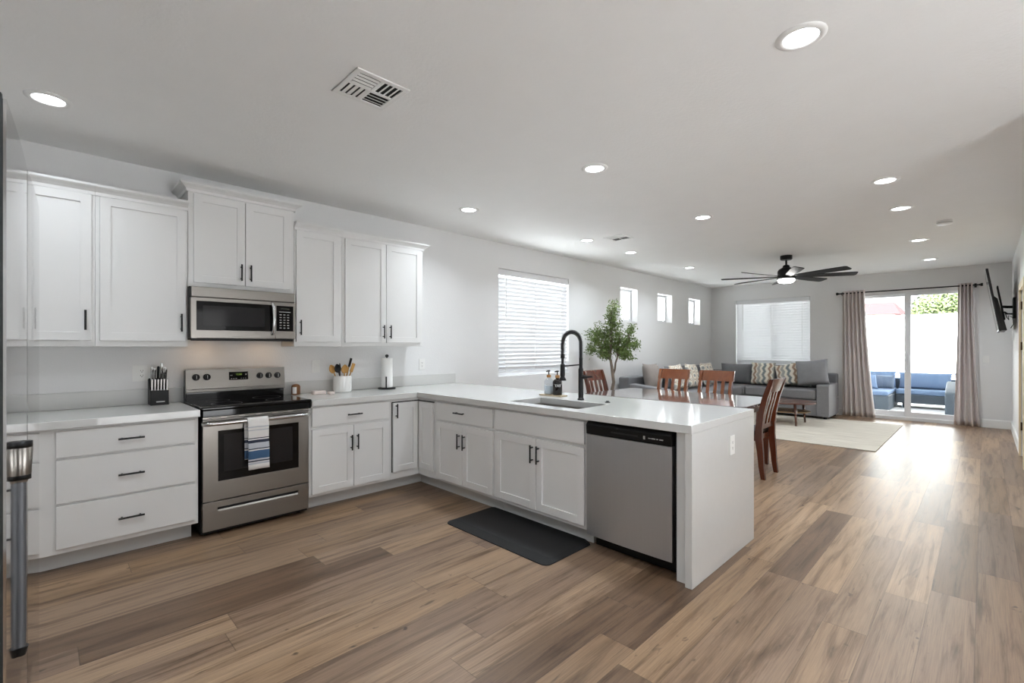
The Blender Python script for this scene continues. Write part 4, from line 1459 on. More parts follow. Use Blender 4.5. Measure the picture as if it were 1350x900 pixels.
for (p, lab) in LIGHTS:
    loc = (p[0], p[1], CZ)
    lab = lab or 'unseen recessed ceiling light added over the kitchen floor'
    if lamp0 is None:
        lamp0 = thing('ceiling_light', lab, 'ceiling light', loc, group='recessed ceiling lights')
        tr_ = MB().lathe([(0.069, CZ - 0.004), (0.072, CZ - 0.0095), (0.085, CZ - 0.010), (0.100, CZ - 0.004), (0.101, CZ - 0.0004)], p[0], p[1], 40, False, False)
        tr_.build('trim_ring', M['white_plastic'], lamp0, smooth=True)
        MB().lathe([(0.069, CZ - 0.0045), (0.001, CZ - 0.0052)], p[0], p[1], 40, False, False).build('lens', M['lamp_white'], lamp0)
        lt = lamp0
    else:
        lt = dup(lamp0, loc, lab)
    ld = bpy.data.lights.new('lamp', 'AREA')
    ld.shape = 'DISK'
    ld.size = 0.13
    ld.energy = LAMP * (1.0 if p[0] < 4.5 else 1.5)     # lamp power raised to brighten the living end
    ld.spread = radians(140)
    ld.color = (0.865, 0.94, 1.0)
    lo_ = bpy.data.objects.new('lamp', ld)
    COL.objects.link(lo_)
    lo_.parent = lt
    lo_.location = (0, 0, -0.0062)


def vent(label, cx, cy, s, four):
    t = thing('ceiling_vent', label, 'vent', (cx, cy, CZ))
    h = s / 2
    fm = MB()
    b = 0.028
    for (x0, x1, y0, y1) in ((-h, h, -h, -h + b), (-h, h, h - b, h), (-h, -h + b, -h + b, h - b), (h - b, h, -h + b, h - b)):
        fm.box(cx + x0, cx + x1, cy + y0, cy + y1, CZ - 0.008, CZ - 0.0005)
    iw = h - b
    fm.box(cx - 0.006, cx + 0.006, cy - iw, cy + iw, CZ - 0.008, CZ - 0.0005)
    fm.box(cx - iw, cx + iw, cy - 0.006, cy + 0.006, CZ - 0.008, CZ - 0.0005)
    fm.build('frame', M['white_plastic'], t, bevel=0.002)
    MB().box(cx - iw, cx + iw, cy - iw, cy + iw, CZ - 0.0015, CZ - 0.0006).build('backing', M['dark_slot'], t)
    # four fields of louvres, blowing four ways: tilted blades
    lv = MB()
    q = iw - 0.006
    for (sx, sy) in ((-1, -1), (-1, 1), (1, -1), (1, 1)):
        x0, x1 = (cx - iw, cx - 0.006) if sx < 0 else (cx + 0.006, cx + iw)
        ya, yb = (cy - iw, cy - 0.006) if sy < 0 else (cy + 0.006, cy + iw)
        alongx = (sx * sy > 0)
        nb = 4
        for k in range(nb):
            if alongx:
                yc = ya + (yb - ya) * (k + 0.5) / nb
                dy = 0.014 * sy
                lv.quadbox([(x0, yc - dy, CZ - 0.008), (x1, yc - dy, CZ - 0.008), (x1, yc - dy, CZ - 0.0065), (x0, yc - dy, CZ - 0.0065)],
                           [(x0, yc, CZ - 0.003), (x1, yc, CZ - 0.003), (x1, yc, CZ - 0.0018), (x0, yc, CZ - 0.0018)])
            else:
                xc = x0 + (x1 - x0) * (k + 0.5) / nb
                dx = 0.014 * sx
                lv.quadbox([(xc - dx, ya, CZ - 0.008), (xc - dx, yb, CZ - 0.008), (xc - dx, yb, CZ - 0.0065), (xc - dx, ya, CZ - 0.0065)],
                           [(xc, ya, CZ - 0.003), (xc, yb, CZ - 0.003), (xc, yb, CZ - 0.0018), (xc, ya, CZ - 0.0018)])
    lv.build('louvres', M['white_plastic'], t)
    return t


vent('square white ceiling vent over the kitchen floor', 1.252, 2.335, 0.30, True)
vent('small distant ceiling vent above the window blind', 5.175, 3.28, 0.28, True)

t = thing('smoke_detector', 'round white smoke detector on the ceiling near the television wall', 'smoke detector', (7.03, 0.31, CZ))
soften(MB().lathe([(0.068, CZ - 0.0005), (0.068, CZ - 0.018), (0.064, CZ - 0.036), (0.05, CZ - 0.042), (0.001, CZ - 0.043)], 7.03, 0.31, 32, True, False).build('housing', M['white_plastic'], t))
MB().lathe([(0.069, CZ - 0.020), (0.0695, CZ - 0.023), (0.068, CZ - 0.026)], 7.03, 0.31, 32, False, False).build('vent_ring', M['mark'], t)

# ceiling fan
NX, NY = 8.02, 2.13
t = thing('ceiling_fan', 'black eight-blade ceiling fan with round light in the living room', 'ceiling fan', (NX, NY, CZ))
soften(MB().lathe([(0.082, CZ - 0.0005), (0.082, CZ - 0.055), (0.07, CZ - 0.066), (0.02, CZ - 0.07)], NX, NY, 28).build('canopy', M['black'], t))
MB().cyl((NX, NY, CZ - 0.069), (NX, NY, 2.575), 0.014, 14).build('downrod', M['black'], t, smooth=True)
soften(MB().lathe([(0.02, 2.60), (0.045, 2.585), (0.05, 2.56), (0.10, 2.53), (0.118, 2.50), (0.118, 2.425), (0.13, 2.42), (0.13, 2.385), (0.11, 2.375)], NX, NY, 32).build('motor_housing', M['black'], t))
soften(MB().lathe([(0.112, 2.3745), (0.115, 2.355), (0.10, 2.335), (0.06, 2.322), (0.001, 2.318)], NX, NY, 32, True, False).build('light_lens', M['fan_lamp'], t))
view = math.atan2(-NY, -NX)
for k in range(8):
    th = view + radians(10 + 45 * k)          # measured from the direction of the eye, turning to the right in the picture
    ax = Vector((cos(th), sin(th), 0))
    sd_ = Vector((-sin(th), cos(th), 0))
    bl = MB()
    lo, hi = [], []
    outl = [(0.115, -0.030), (0.22, -0.048), (0.60, -0.066), (0.88, -0.070), (0.905, -0.055), (0.905, 0.040), (0.88, 0.060), (0.60, 0.060), (0.22, 0.044), (0.115, 0.030)]
    for (r, s) in outl:
        p = Vector((NX, NY, 2.418)) + ax * r + sd_ * s + Vector((0, 0, -s * 0.24))
        lo.append(p - Vector((0, 0, 0.004)))
        hi.append(p + Vector((0, 0, 0.004)))
    bl.quadbox(lo, hi)
    bl.build('blade', M['black'], t)

# ------------------------------------------------------------------ window blinds


def blind(label, a0, a1, ztop, zbot, axis, pos, wandside):
    t = thing('window_blind', label, 'blind', ((a0 + a1) / 2, pos, zbot) if axis == 'x' else (pos, (a0 + a1) / 2, zbot))

    def B(mb, p0, p1, d0, d1, q0, q1):
        if axis == 'x':
            mb.box(p0, p1, pos + d0, pos + d1, q0, q1)
        else:
            mb.box(pos + d0, pos + d1, p0, p1, q0, q1)
    hr = MB()
    B(hr, a0, a1, -0.035, 0.03, ztop - 0.082, ztop)
    hr.build('valance', M['vinyl'], t, bevel=0.003)
    br = MB()
    B(br, a0 + 0.004, a1 - 0.004, -0.024, 0.024, zbot, zbot + 0.022)
    br.build('bottom_rail', M['vinyl'], t, bevel=0.003)
    sl = MB()
    pitch = 0.0545
    z = zbot + 0.052
    tl = radians(60)
    while z < ztop - 0.10:
        prof = []
        for k in range(5):
            u = -1 + k / 2
            c = 0.0375 * u
            bow = 0.003 * (1 - u * u)
            prof.append((c * cos(tl) + bow * sin(tl), z + c * sin(tl) + bow * cos(tl)))
        up = [(p[0] + 0.0013 * sin(tl), p[1] - 0.0013 * cos(tl)) for p in prof]
        poly = prof + list(reversed(up))
        if axis == 'x':
            sl.prism([(pos - p[0], p[1]) for p in poly], 'x', a0 + 0.004, a1 - 0.004)
        else:
            sl.prism([(pos - p[0], p[1]) for p in poly], 'y', a0 + 0.004, a1 - 0.004)
        z += pitch
    sl.build('slats', M['blind'], t, smooth=False)
    cd = MB()
    for f in (0.1, 0.5, 0.9):
        a = a0 + (a1 - a0) * f
        B(cd, a - 0.0015, a + 0.0015, -0.026, -0.023, zbot + 0.02, ztop - 0.08)
    cd.build('ladder_cord', M['white_plastic'], t)
    wd = MB()
    a = a0 + 0.14 if wandside == 0 else a1 - 0.14
    B(wd, a - 0.0035, a + 0.0035, -0.042, -0.035, ztop - 0.65, ztop - 0.082)
    wd.build('tilt_wand', M['white_plastic'], t)
    return t


blind('white slatted window blind above the peninsula worktop', BIGWIN[0] + 0.006, BIGWIN[1] - 0.006, BIGWIN[3] - 0.003, 0.995, 'x', W + 0.045, 0)
blind('white slatted window blind on the far wall behind the sofa', FARWIN[0] + 0.006, FARWIN[1] - 0.006, FARWIN[3] - 0.003, 0.975, 'y', F + 0.045, 1)

# ------------------------------------------------------------------ curtains
t = thing('curtain_rod', 'black curtain rod with end knobs above the patio door', 'curtain rod', (F, 1.03, 2.39))
MB().cyl((F - 0.10, 0.06, 2.39), (F - 0.10, 2.02, 2.39), 0.0115, 14).build('rod', M['black'], t, smooth=True)
for yy, s in ((0.06, -1), (2.02, 1)):
    soften(MB().tube([(F - 0.10, yy, 2.39), (F - 0.10, yy + s * 0.012, 2.39), (F - 0.10, yy + s * 0.016, 2.39), (F - 0.10, yy + s * 0.045, 2.39)], [0.014, 0.016, 0.026, 0.026], 18).build('finial', M['black'], t))
for yy in (0.105, 1.975):
    bk_ = MB()
    bk_.box(F - 0.012, F - 0.0005, yy - 0.015, yy + 0.015, 2.355, 2.425)
    bk_.cyl((F - 0.012, yy, 2.38), (F - 0.10, yy, 2.378), 0.007, 10)
    bk_.build('bracket', M['black'], t)


def curtain(label, top0, top1, bot0, bot1, folds, seed):
    rnd = random.Random(seed)
    mb = MB()
    ny, nz = 110, 26
    z0, z1 = 0.012, 2.432
    ph = [rnd.uniform(-0.4, 0.4) for _ in range(folds + 2)]
    rows = []
    for j in range(nz + 1):
        v = j / nz
        z = z1 + (z0 - z1) * v
        flare = v ** 1.6
        a, b = top0 + (bot0 - top0) * flare, top1 + (bot1 - top1) * flare
        row = []
        for i in range(ny + 1):
            u = i / ny
            w = u * folds
            k = int(w)
            amp = 0.040 + 0.012 * v * sin(3.1 * u * folds + seed)
            x = F - 0.10 + amp * sin(2 * pi * w + 0.5 * v * ph[k]) + 0.010 * v * sin(5 * u + seed)
            row.append(mb.b.verts.new((x, a + (b - a) * (u + 0.018 * v * sin(2 * pi * w * 0.5 + seed)), z)))
        rows.append(row)
    for r0, r1 in zip(rows, rows[1:]):
        for i in range(ny):
            mb.b.faces.new((r0[i], r0[i + 1], r1[i + 1], r1[i]))
    o = mb.build('curtain', M['curtain'], smooth=True, origin=(F - 0.1, (bot0 + bot1) / 2, 0.012))
    s = o.modifiers.new('cloth', 'SOLIDIFY')
    s.thickness = 0.003
    s.offset = 0
    return tag(o, label, 'curtain')


curtain('mauve grey pleated curtain left of the patio door, beside the sofa', 1.962, 1.605, 1.972, 1.452, 6, 1)
curtain('mauve grey pleated curtain right of the patio door, near the television', 0.318, 0.138, 0.366, 0.045, 4, 4)

# ------------------------------------------------------------------ television on a swing arm
t = thing('television', 'flat black television on the right wall, seen edge-on and tilted down', 'television', (9.95, -0.1, 2.0))
def tv_pt(u, z, d):
    """u along the wall, z height above the middle, d behind the screen."""
    a = radians(8.5)
    return Vector((u, -0.075 + z * sin(a) - d * cos(a), 2.005 + z * cos(a) + d * sin(a) * 0.0 - d * 0.0))
def slab_tv(mb, u0, u1, za, zb, d0, d1):
    mb.quadbox([tv_pt(u0, za, d0), tv_pt(u1, za, d0), tv_pt(u1, za, d1), tv_pt(u0, za, d1)],
               [tv_pt(u0, zb, d0), tv_pt(u1, zb, d0), tv_pt(u1, zb, d1), tv_pt(u0, zb, d1)])
m_ = MB()
slab_tv(m_, 9.30, 10.75, -0.44, 0.44, 0.0, 0.028)
m_.build('panel', M['tv'], t, bevel=0.004)
m_ = MB()
slab_tv(m_, 9.32, 10.73, -0.42, 0.42, -0.001, 0.001)
m_.build('screen', M['screen'], t)
m_ = MB()
m_.quadbox([tv_pt(9.42, -0.43, 0.028), tv_pt(10.63, -0.43, 0.028), tv_pt(10.63, -0.43, 0.085), tv_pt(9.42, -0.43, 0.085)],
           [tv_pt(9.42, 0.06, 0.028), tv_pt(10.63, 0.06, 0.028), tv_pt(10.63, 0.02, 0.06), tv_pt(9.42, 0.02, 0.06)])
m_.build('rear_housing', M['tv'], t, bevel=0.006)
t = thing('wall_mount', 'black folding swing-arm mount holding the television to the wall', 'mount', (10.0, RW, 1.9))
m_ = MB()
m_.box(9.85, 10.15, RW + 0.0005, RW + 0.028, 1.76, 2.06)
m_.build('wall_plate', M['black'], t, bevel=0.003)
m_ = MB()
slab_tv(m_, 9.87, 9.91, -0.26, 0.24, 0.088, 0.105)
slab_tv(m_, 10.09, 10.13, -0.26, 0.24, 0.088, 0.105)
m_.build('bracket', M['black'], t, bevel=0.002)
m_ = MB()
m_.tube([(10.0, RW + 0.028, 1.93), (9.93, RW + 0.085, 1.93), (10.0, RW + 0.125, 1.94)], 0.020, 10)
m_.tube([(10.0, RW + 0.03, 1.83), (9.93, RW + 0.085, 1.83), (10.0, RW + 0.11, 1.86)], 0.012, 10)
m_.build('arm', M['black'], t)
m_ = MB()
m_.tube([(9.95, RW + 0.11, 1.86), (9.90, RW + 0.09, 1.78), (9.88, RW + 0.07, 1.74), (9.86, RW + 0.075, 1.80), (9.86, RW + 0.03, 1.77)], 0.005, 8)
m_.tube([(9.95, RW + 0.028, 1.77), (9.95, RW + 0.022, 1.68), (9.95, RW + 0.05, 1.62)], 0.005, 8)
m_.build('cable', M['black_plastic'], t, smooth=True)

# ------------------------------------------------------------------ dining table and chairs
t = thing('dining_table', 'dark polished dining table behind the peninsula', 'table', (5.42, 2.62, 0))
TX0, TX1, TY0, TY1, TZ = 4.84, 6.03, 1.655, 3.60, 0.76
MB().prism(rrect(TX0, TX1, TY0, TY1, 0.09, 8), 'z', TZ - 0.026, TZ).build('tabletop', M['table_top'], t, bevel=0.005, seg=3)
ap = MB()
ap.cells([TX0 + 0.09, TX0 + 0.112, TX1 - 0.112, TX1 - 0.09], [TY0 + 0.09, TY0 + 0.112, TY1 - 0.112, TY1 - 0.09], {(1, 1)}, TZ - 0.115, TZ - 0.0262)
ap.build('apron', M['chair_dark'], t)
for (x, y) in ((TX0 + 0.12, TY0 + 0.12), (TX1 - 0.12, TY0 + 0.12), (TX0 + 0.12, TY1 - 0.12), (TX1 - 0.12, TY1 - 0.12)):
    l = MB()
    l.quadbox([(x - 0.024, y - 0.024, 0.0005), (x + 0.024, y - 0.024, 0.0005), (x + 0.024, y + 0.024, 0.0005), (x - 0.024, y + 0.024, 0.0005)],
              [(x - 0.04, y - 0.04, TZ - 0.03), (x + 0.04, y - 0.04, TZ - 0.03), (x + 0.04, y + 0.04, TZ - 0.03), (x - 0.04, y + 0.04, TZ - 0.03)])
    l.build('leg', M['chair_dark'], t, bevel=0.003)


def chair(label, loc, rz, mw):
    """Faces local +Y; rear legs at local y = -0.22."""
    t = thing('dining_chair', label, 'chair', (0, 0, 0), 0, 'dining chairs')
    path = [(-0.245, 0.0005), (-0.228, 0.12), (-0.216, 0.28), (-0.200, 0.42), (-0.203, 0.52), (-0.222, 0.66), (-0.258, 0.82), (-0.305, 0.965), (-0.322, 1.02)]
    thick = [0.021, 0.024, 0.029, 0.034, 0.032, 0.028, 0.025, 0.022, 0.020]

    def ribbon(mb, pth, th, x0, x1, off=0.0):
        fr_, bk_ = [], []
        for i, (y, z) in enumerate(pth):
            a = pth[max(i - 1, 0)]
            b = pth[min(i + 1, len(pth) - 1)]
            d = Vector((b[0] - a[0], b[1] - a[1])).normalized()
            nrm = Vector((d.y, -d.x))
            h_ = th[i] if isinstance(th, list) else th
            fr_.append((y + nrm.x * (h_ + off), z + nrm.y * (h_ + off) if 0 < i < len(pth) - 1 else z))
            bk_.append((y - nrm.x * (h_ - off), z - nrm.y * (h_ - off) if 0 < i < len(pth) - 1 else z))
        for i in range(len(pth) - 1):
            mb.quadbox([(x0, *fr_[i]), (x1, *fr_[i]), (x1, *bk_[i]), (x0, *bk_[i])],
                       [(x0, *fr_[i + 1]), (x1, *fr_[i + 1]), (x1, *bk_[i + 1]), (x0, *bk_[i + 1])])
    for s in (-1, 1):
        mb = MB()
        ribbon(mb, path, thick, s * 0.205 - 0.019, s * 0.205 + 0.019)
        bmesh.ops.remove_doubles(mb.b, verts=mb.b.verts, dist=1e-5)
        mb.build('back_post', mw, t)
    up = [p for p in path if p[1] > 0.8]
    mb = MB()
    top = [(-0.277, 0.885), (-0.305, 0.965), (-0.325, 1.025)]
    n = 8
    for i in range(n):
        u0, u1 = -1 + 2 * i / n, -1 + 2 * (i + 1) / n
        c = lambda u: -0.014 * (1 - u * u)
        for (pa, pb) in zip(top, top[1:]):
            mb.quadbox([(u0 * 0.236, pa[0] + c(u0) - 0.012, pa[1]), (u1 * 0.236, pa[0] + c(u1) - 0.012, pa[1]), (u1 * 0.236, pa[0] + c(u1) + 0.012, pa[1]), (u0 * 0.236, pa[0] + c(u0) + 0.012, pa[1])],
                       [(u0 * 0.236, pb[0] + c(u0) - 0.012, pb[1]), (u1 * 0.236, pb[0] + c(u1) - 0.012, pb[1]), (u1 * 0.236, pb[0] + c(u1) + 0.012, pb[1]), (u0 * 0.236, pb[0] + c(u0) + 0.012, pb[1])])
    mb.build('top_rail', mw, t)
    MB().box(-0.186, 0.186, -0.216, -0.190, 0.50, 0.55).build('lower_rail', mw, t, bevel=0.003)
    sl = [(-0.205, 0.54), (-0.224, 0.66), (-0.258, 0.80), (-0.280, 0.892)]
    for x in (-0.1, 0.0, 0.1):
        mb = MB()
        ribbon(mb, sl, 0.006, x - 0.022, x + 0.022, -0.004)
        bmesh.ops.remove_doubles(mb.b, verts=mb.b.verts, dist=1e-5)
        mb.build('back_slat', mw, t)
    fr2 = MB()
    fr2.cells([-0.215, -0.193, 0.193, 0.215], [-0.185, -0.163, 0.193, 0.215], {(1, 1)}, 0.385, 0.44)
    fr2.build('seat_frame', mw, t)
    MB().prism(rrect(-0.222, 0.222, -0.178, 0.228, 0.03), 'z', 0.4405, 0.485).build('seat', M['leather'], t, bevel=0.014, seg=3)
    for s in (-1, 1):
        l = MB()
        l.quadbox([(s * 0.19 - 0.014, 0.178, 0.0005), (s * 0.19 + 0.014, 0.178, 0.0005), (s * 0.19 + 0.014, 0.206, 0.0005), (s * 0.19 - 0.014, 0.206, 0.0005)],
                  [(s * 0.19 - 0.02, 0.170, 0.40), (s * 0.19 + 0.02, 0.170, 0.40), (s * 0.19 + 0.02, 0.212, 0.40), (s * 0.19 - 0.02, 0.212, 0.40)])
        l.build('front_leg', mw, t, bevel=0.002)
    t.location = loc
    t.rotation_euler = (0, 0, rz)
    return t


c1 = chair('cherry slat-back chair at the near end of the table, seen from the side', (5.395, 1.83, 0), 0.0, M['chair_dark'])
c2 = chair('left of the two brown slat-back chairs across the table', (6.23, 3.20, 0), pi / 2, M['chair_wood'])
dup(c2, (6.23, 2.59, 0), 'right of the two brown slat-back chairs across the table', pi / 2)
dup(c1, (5.46, 3.55, 0), 'slat-back chair at the wall end of the table, beside the faucet handle', pi)

# ------------------------------------------------------------------ olive tree
GX, GY = 6.28, 4.10
t = thing('olive_tree', 'slender potted olive tree with green leaves by the window wall', 'tree', (GX, GY, 0))
soften(MB().lathe([(0.13, 0.0005), (0.16, 0.02), (0.19, 0.30), (0.195, 0.36), (0.18, 0.36), (0.175, 0.33)], GX, GY, 28).build('pot', M['basket'], t))
MB().lathe([(0.175, 0.335), (0.001, 0.345)], GX, GY, 24, False, False).build('soil', M['soil'], t)
tk = MB()
rt = random.Random(11)
rgt = Vector((sin(radians(45.1)), -cos(radians(45.1)), 0))   # long side of the crown runs this way
dep = Vector((cos(radians(45.1)), sin(radians(45.1)), 0))
def TP(a, z, b=0.0):
    return Vector((GX, GY, 0)) + rgt * a + dep * b + Vector((0, 0, z))
tk.tube([TP(0.02, 0.33), TP(0.0, 0.5), TP(0.0, 0.65), TP(0.03, 0.80), TP(0.015, 0.93), TP(0.0, 1.05), TP(-0.02, 1.16)], [0.03, 0.028, 0.026, 0.025, 0.024, 0.022, 0.018], 10)
tk.tube([TP(0.02, 0.92), TP(0.05, 1.0), TP(0.06, 1.10), TP(0.10, 1.22)], [0.018, 0.016, 0.014, 0.012], 8)
tips = []
def branch(a, b, r0, r1):
    mid = a.lerp(b, 0.5) + Vector((rt.uniform(-.03, .03), rt.uniform(-.03, .03), rt.uniform(0, .03)))
    tk.tube([a, mid, b], [r0, (r0 + r1) / 2, r1], 6)
    for k in range(6):
        tips.append(a.lerp(b, 0.3 + 0.7 * k / 5))
main = [(-0.30, 1.50), (-0.36, 1.36), (-0.22, 1.72), (-0.12, 1.62), (-0.05, 1.90), (-0.02, 2.03), (0.06, 1.70), (0.14, 1.55), (0.24, 1.42), (0.33, 1.66), (0.36, 1.50), (0.18, 1.36), (0.40, 1.43), (-0.20, 1.30), (-0.34, 1.62), (0.05, 1.44), (0.02, 1.80), (0.22, 1.24), (-0.1, 1.42)]
for (a, z) in main:
    st = TP(-0.02, 1.14) if a < 0.05 else TP(0.09, 1.20)
    e = TP(a * 0.93, z - 0.02, rt.uniform(-0.20, 0.16))
    branch(st, e, 0.010, 0.004)
    for k in range(2):
        f = st.lerp(e, rt.uniform(0.5, 0.8))
        e2 = e + Vector((rt.uniform(-.10, .10), rt.uniform(-.10, .08), rt.uniform(-.10, .08)))
        if e2.y < W - 0.14:
            branch(f, e2, 0.005, 0.002)
tk.build('trunk', M['bark'], t, smooth=True)
lf = MB()
for p in tips:
    for k in range(15):
        c = p + Vector((rt.gauss(0, .032), rt.gauss(0, .032), rt.gauss(0, .034)))
        if c.y > W - 0.09 or c.z > 2.06:
            continue
        d = Vector((rt.gauss(0, 1), rt.gauss(0, 1), rt.gauss(0.25, 0.8))).normalized()
        s = d.cross(Vector((rt.gauss(0, 1), rt.gauss(0, 1), rt.gauss(0, 1)))).normalized()
        ln, wd = rt.uniform(.035, .062), rt.uniform(.006, .010)
        nn = d.cross(s)
        a0 = lf.b.verts.new(c)
        a1 = lf.b.verts.new(c + d * ln * 0.5 + s * wd + nn * 0.003)
        a2 = lf.b.verts.new(c + d * ln)
        a3 = lf.b.verts.new(c + d * ln * 0.5 - s * wd + nn * 0.003)
        lf.b.faces.new((a0, a1, a2))
        lf.b.faces.new((a0, a2, a3))
lf.build('foliage', M['leaf'], t)

# ------------------------------------------------------------------ sectional sofa
t = thing('sectional_sofa', 'large charcoal sectional sofa along the window wall and far wall', 'sofa', (9.0, 4.0, 0))
SB, SX = W - 0.05, F - 0.12            # back planes
XF0, YF0 = 10.16, 3.50                 # seat fronts of the far run and of the window run
SY_R = 2.0                             # outer side of the right arm
SX_L = 7.10                            # outer side of the left arm
bs = MB()
bs.prism([(SX_L, YF0 + 0.04), (XF0 + 0.04, YF0 + 0.04), (XF0 + 0.04, SY_R + 0.02), (SX, SY_R + 0.02), (SX, SB), (SX_L, SB)], 'z', 0.055, 0.36)
bs.build('base', M['sofa'], t, bevel=0.015)
ft = [(SX_L + 0.06, YF0 + 0.1), (SX_L + 0.06, SB - 0.08), (XF0 + 0.1, SY_R + 0.08), (SX - 0.08, SY_R + 0.08), (SX - 0.08, SB - 0.08), (XF0 + 0.1, YF0 + 0.1)]
for (x, y) in ft:
    MB().cyl((x, y, 0.0125 if 7.61 < x < 10.5 and 0.95 < y < 3.6 else 0.0005), (x, y, 0.0552), 0.028, 12).build('foot', M['black_plastic'], t)
bk = MB()
bk.prism([(SX_L, SB - 0.2), (SX - 0.2, SB - 0.2), (SX - 0.2, SY_R + 0.02), (SX, SY_R + 0.02), (SX, SB), (SX_L, SB)], 'z', 0.361, 0.83)
bk.build('back_frame', M['sofa_dark'], t, bevel=0.03, seg=3)
ar = MB()
ar.prism([(XF0, 0.056), (SX - 0.21, 0.056), (SX - 0.21, 0.655), (XF0 + 0.02, 0.648), (XF0, 0.63)], 'y', SY_R, SY_R + 0.20)
ar.build('arm', M['sofa'], t, bevel=0.02, seg=3)
al = MB()
al.prism([(YF0, 0.056), (SB - 0.21, 0.056), (SB - 0.21, 0.72), (YF0 + 0.15, 0.66), (YF0, 0.63)], 'x', SX_L - 0.0, SX_L + 0.2)
al.build('arm', M['sofa'], t, bevel=0.02, seg=3)
seats = [(7.31, 8.24, YF0, SB - 0.21), (8.25, 9.18, YF0, SB - 0.21), (9.19, XF0 - 0.01, YF0, SB - 0.21), (XF0, SX - 0.21, 3.47, SB - 0.21), (XF0, SX - 0.21, 2.85, 3.46), (XF0, SX - 0.21, 2.21, 2.84)]
for (x0, x1, ya, yb) in seats:
    MB().box(x0, x1, ya, yb, 0.366, 0.545).build('seat_cushion', M['sofa'], t, bevel=0.035, seg=3)


def put(mb, w, h, th, loc, rz, tilt, roll=0.0, puff=0.42):
    M4 = Matrix.Translation(loc) @ Matrix.Rotation(rz, 4, 'Z') @ Matrix.Rotation(tilt, 4, 'X') @ Matrix.Rotation(roll, 4, 'Y')
    return cushion(mb, w, h, th, M4, puff)


# loose back cushions: along the window wall they lean on +Y, along the far wall on +X
for x in (8.62, 9.50):
    o = put(MB(), 0.86, 0.44, 0.19, (x, SB - 0.345, 0.548), 0, -0.13, puff=0.3).build('back_cushion', M['sofa_dark'], t, smooth=True)
for y in (3.84, 3.15, 2.52):
    put(MB(), 0.66, 0.44, 0.19, (SX - 0.345, y, 0.548), -pi / 2, -0.13, puff=0.3).build('back_cushion', M['sofa_dark'], t, smooth=True)


def pillow(label, w, h, th, loc, rz, tilt, m, roll=0.0):
    o = put(MB(), w, h, th, (0, 0, 0), 0, 0, puff=0.45).build('throw_pillow', m, smooth=True)
    o.rotation_euler = (Matrix.Rotation(rz, 4, 'Z') @ Matrix.Rotation(tilt, 4, 'X') @ Matrix.Rotation(roll, 4, 'Y')).to_euler()
    o.location = loc
    return tag(o, label, 'pillow', 'throw pillows on the sectional sofa')


pillow('big taupe plush pillow at the window-wall end of the sofa', 0.66, 0.50, 0.20, (7.68, 4.12, 0.56), 0.12, -0.20, M['taupe'], roll=0.03)
pillow('oval patterned pillow seen above the left brown chair', 0.54, 0.46, 0.15, (8.29, 3.93, 0.575), 0.05, -0.25, M['ovals'], roll=-0.04)
pillow('oval patterned pillow seen between the two brown chairs', 0.52, 0.46, 0.15, (8.86, 3.91, 0.575), 0.05, -0.25, M['ovals'], roll=0.05)
pillow('oval patterned pillow seen above the right brown chair', 0.62, 0.46, 0.15, (9.62, 3.93, 0.575), 0.05, -0.25, M['ovals'])
pillow('cream and teal wavy striped pillow left of the side-on chair', 0.46, 0.46, 0.15, (10.46, 3.22, 0.575), -pi / 2, -0.22, M['stripes'])
pillow('leaning wavy striped pillow right behind the side-on chair', 0.42, 0.42, 0.12, (10.45, 2.72, 0.60), -pi / 2, -0.20, M['stripes'], roll=-0.20)
pillow('pale grey-green pillow tucked behind the big grey one', 0.36, 0.47, 0.09, (10.575, 2.55, 0.565), -pi / 2, -0.10, M['pale_plush'])
pillow('large grey plush pillow against the right sofa arm', 0.54, 0.48, 0.18, (10.30, 2.28, 0.625), -pi / 2 - 0.05, -0.16, M['grey_plush'], roll=-0.12)

# ------------------------------------------------------------------ coffee table and rug
ru = MB().box(7.58, 10.44, 0.985, 3.35, 0.0005, 0.012).build('rug', M['rug'], bevel=0.004, origin=(9.0, 2.17, 0))
tag(ru, 'cream woven rectangular rug under the coffee table', 'rug')
t = thing('coffee_table', 'oval walnut coffee table with lower shelf on the cream rug', 'coffee table', (9.28, 2.55, 0.012))
MB().lathe([(0.95, 0.375), (1.0, 0.384), (1.0, 0.392), (0.985, 0.40)], 9.28, 2.55, 48, sx=0.42, sy=0.55).build('tabletop', M['walnut'], t)
MB().lathe([(0.98, 0.225), (1.0, 0.232), (0.98, 0.240)], 9.28, 2.55, 40, sx=0.33, sy=0.46).build('shelf', M['shelf_wood'], t)
for (x, y) in ((9.0, 2.24), (9.56, 2.24), (9.0, 2.86), (9.56, 2.86)):
    MB().tube([(x, y, 0.0142), (x + (9.28 - x) * 0.08, y + (2.55 - y) * 0.08, 0.378)], [0.015, 0.022], 14).build('leg', M['walnut'], t, smooth=True)

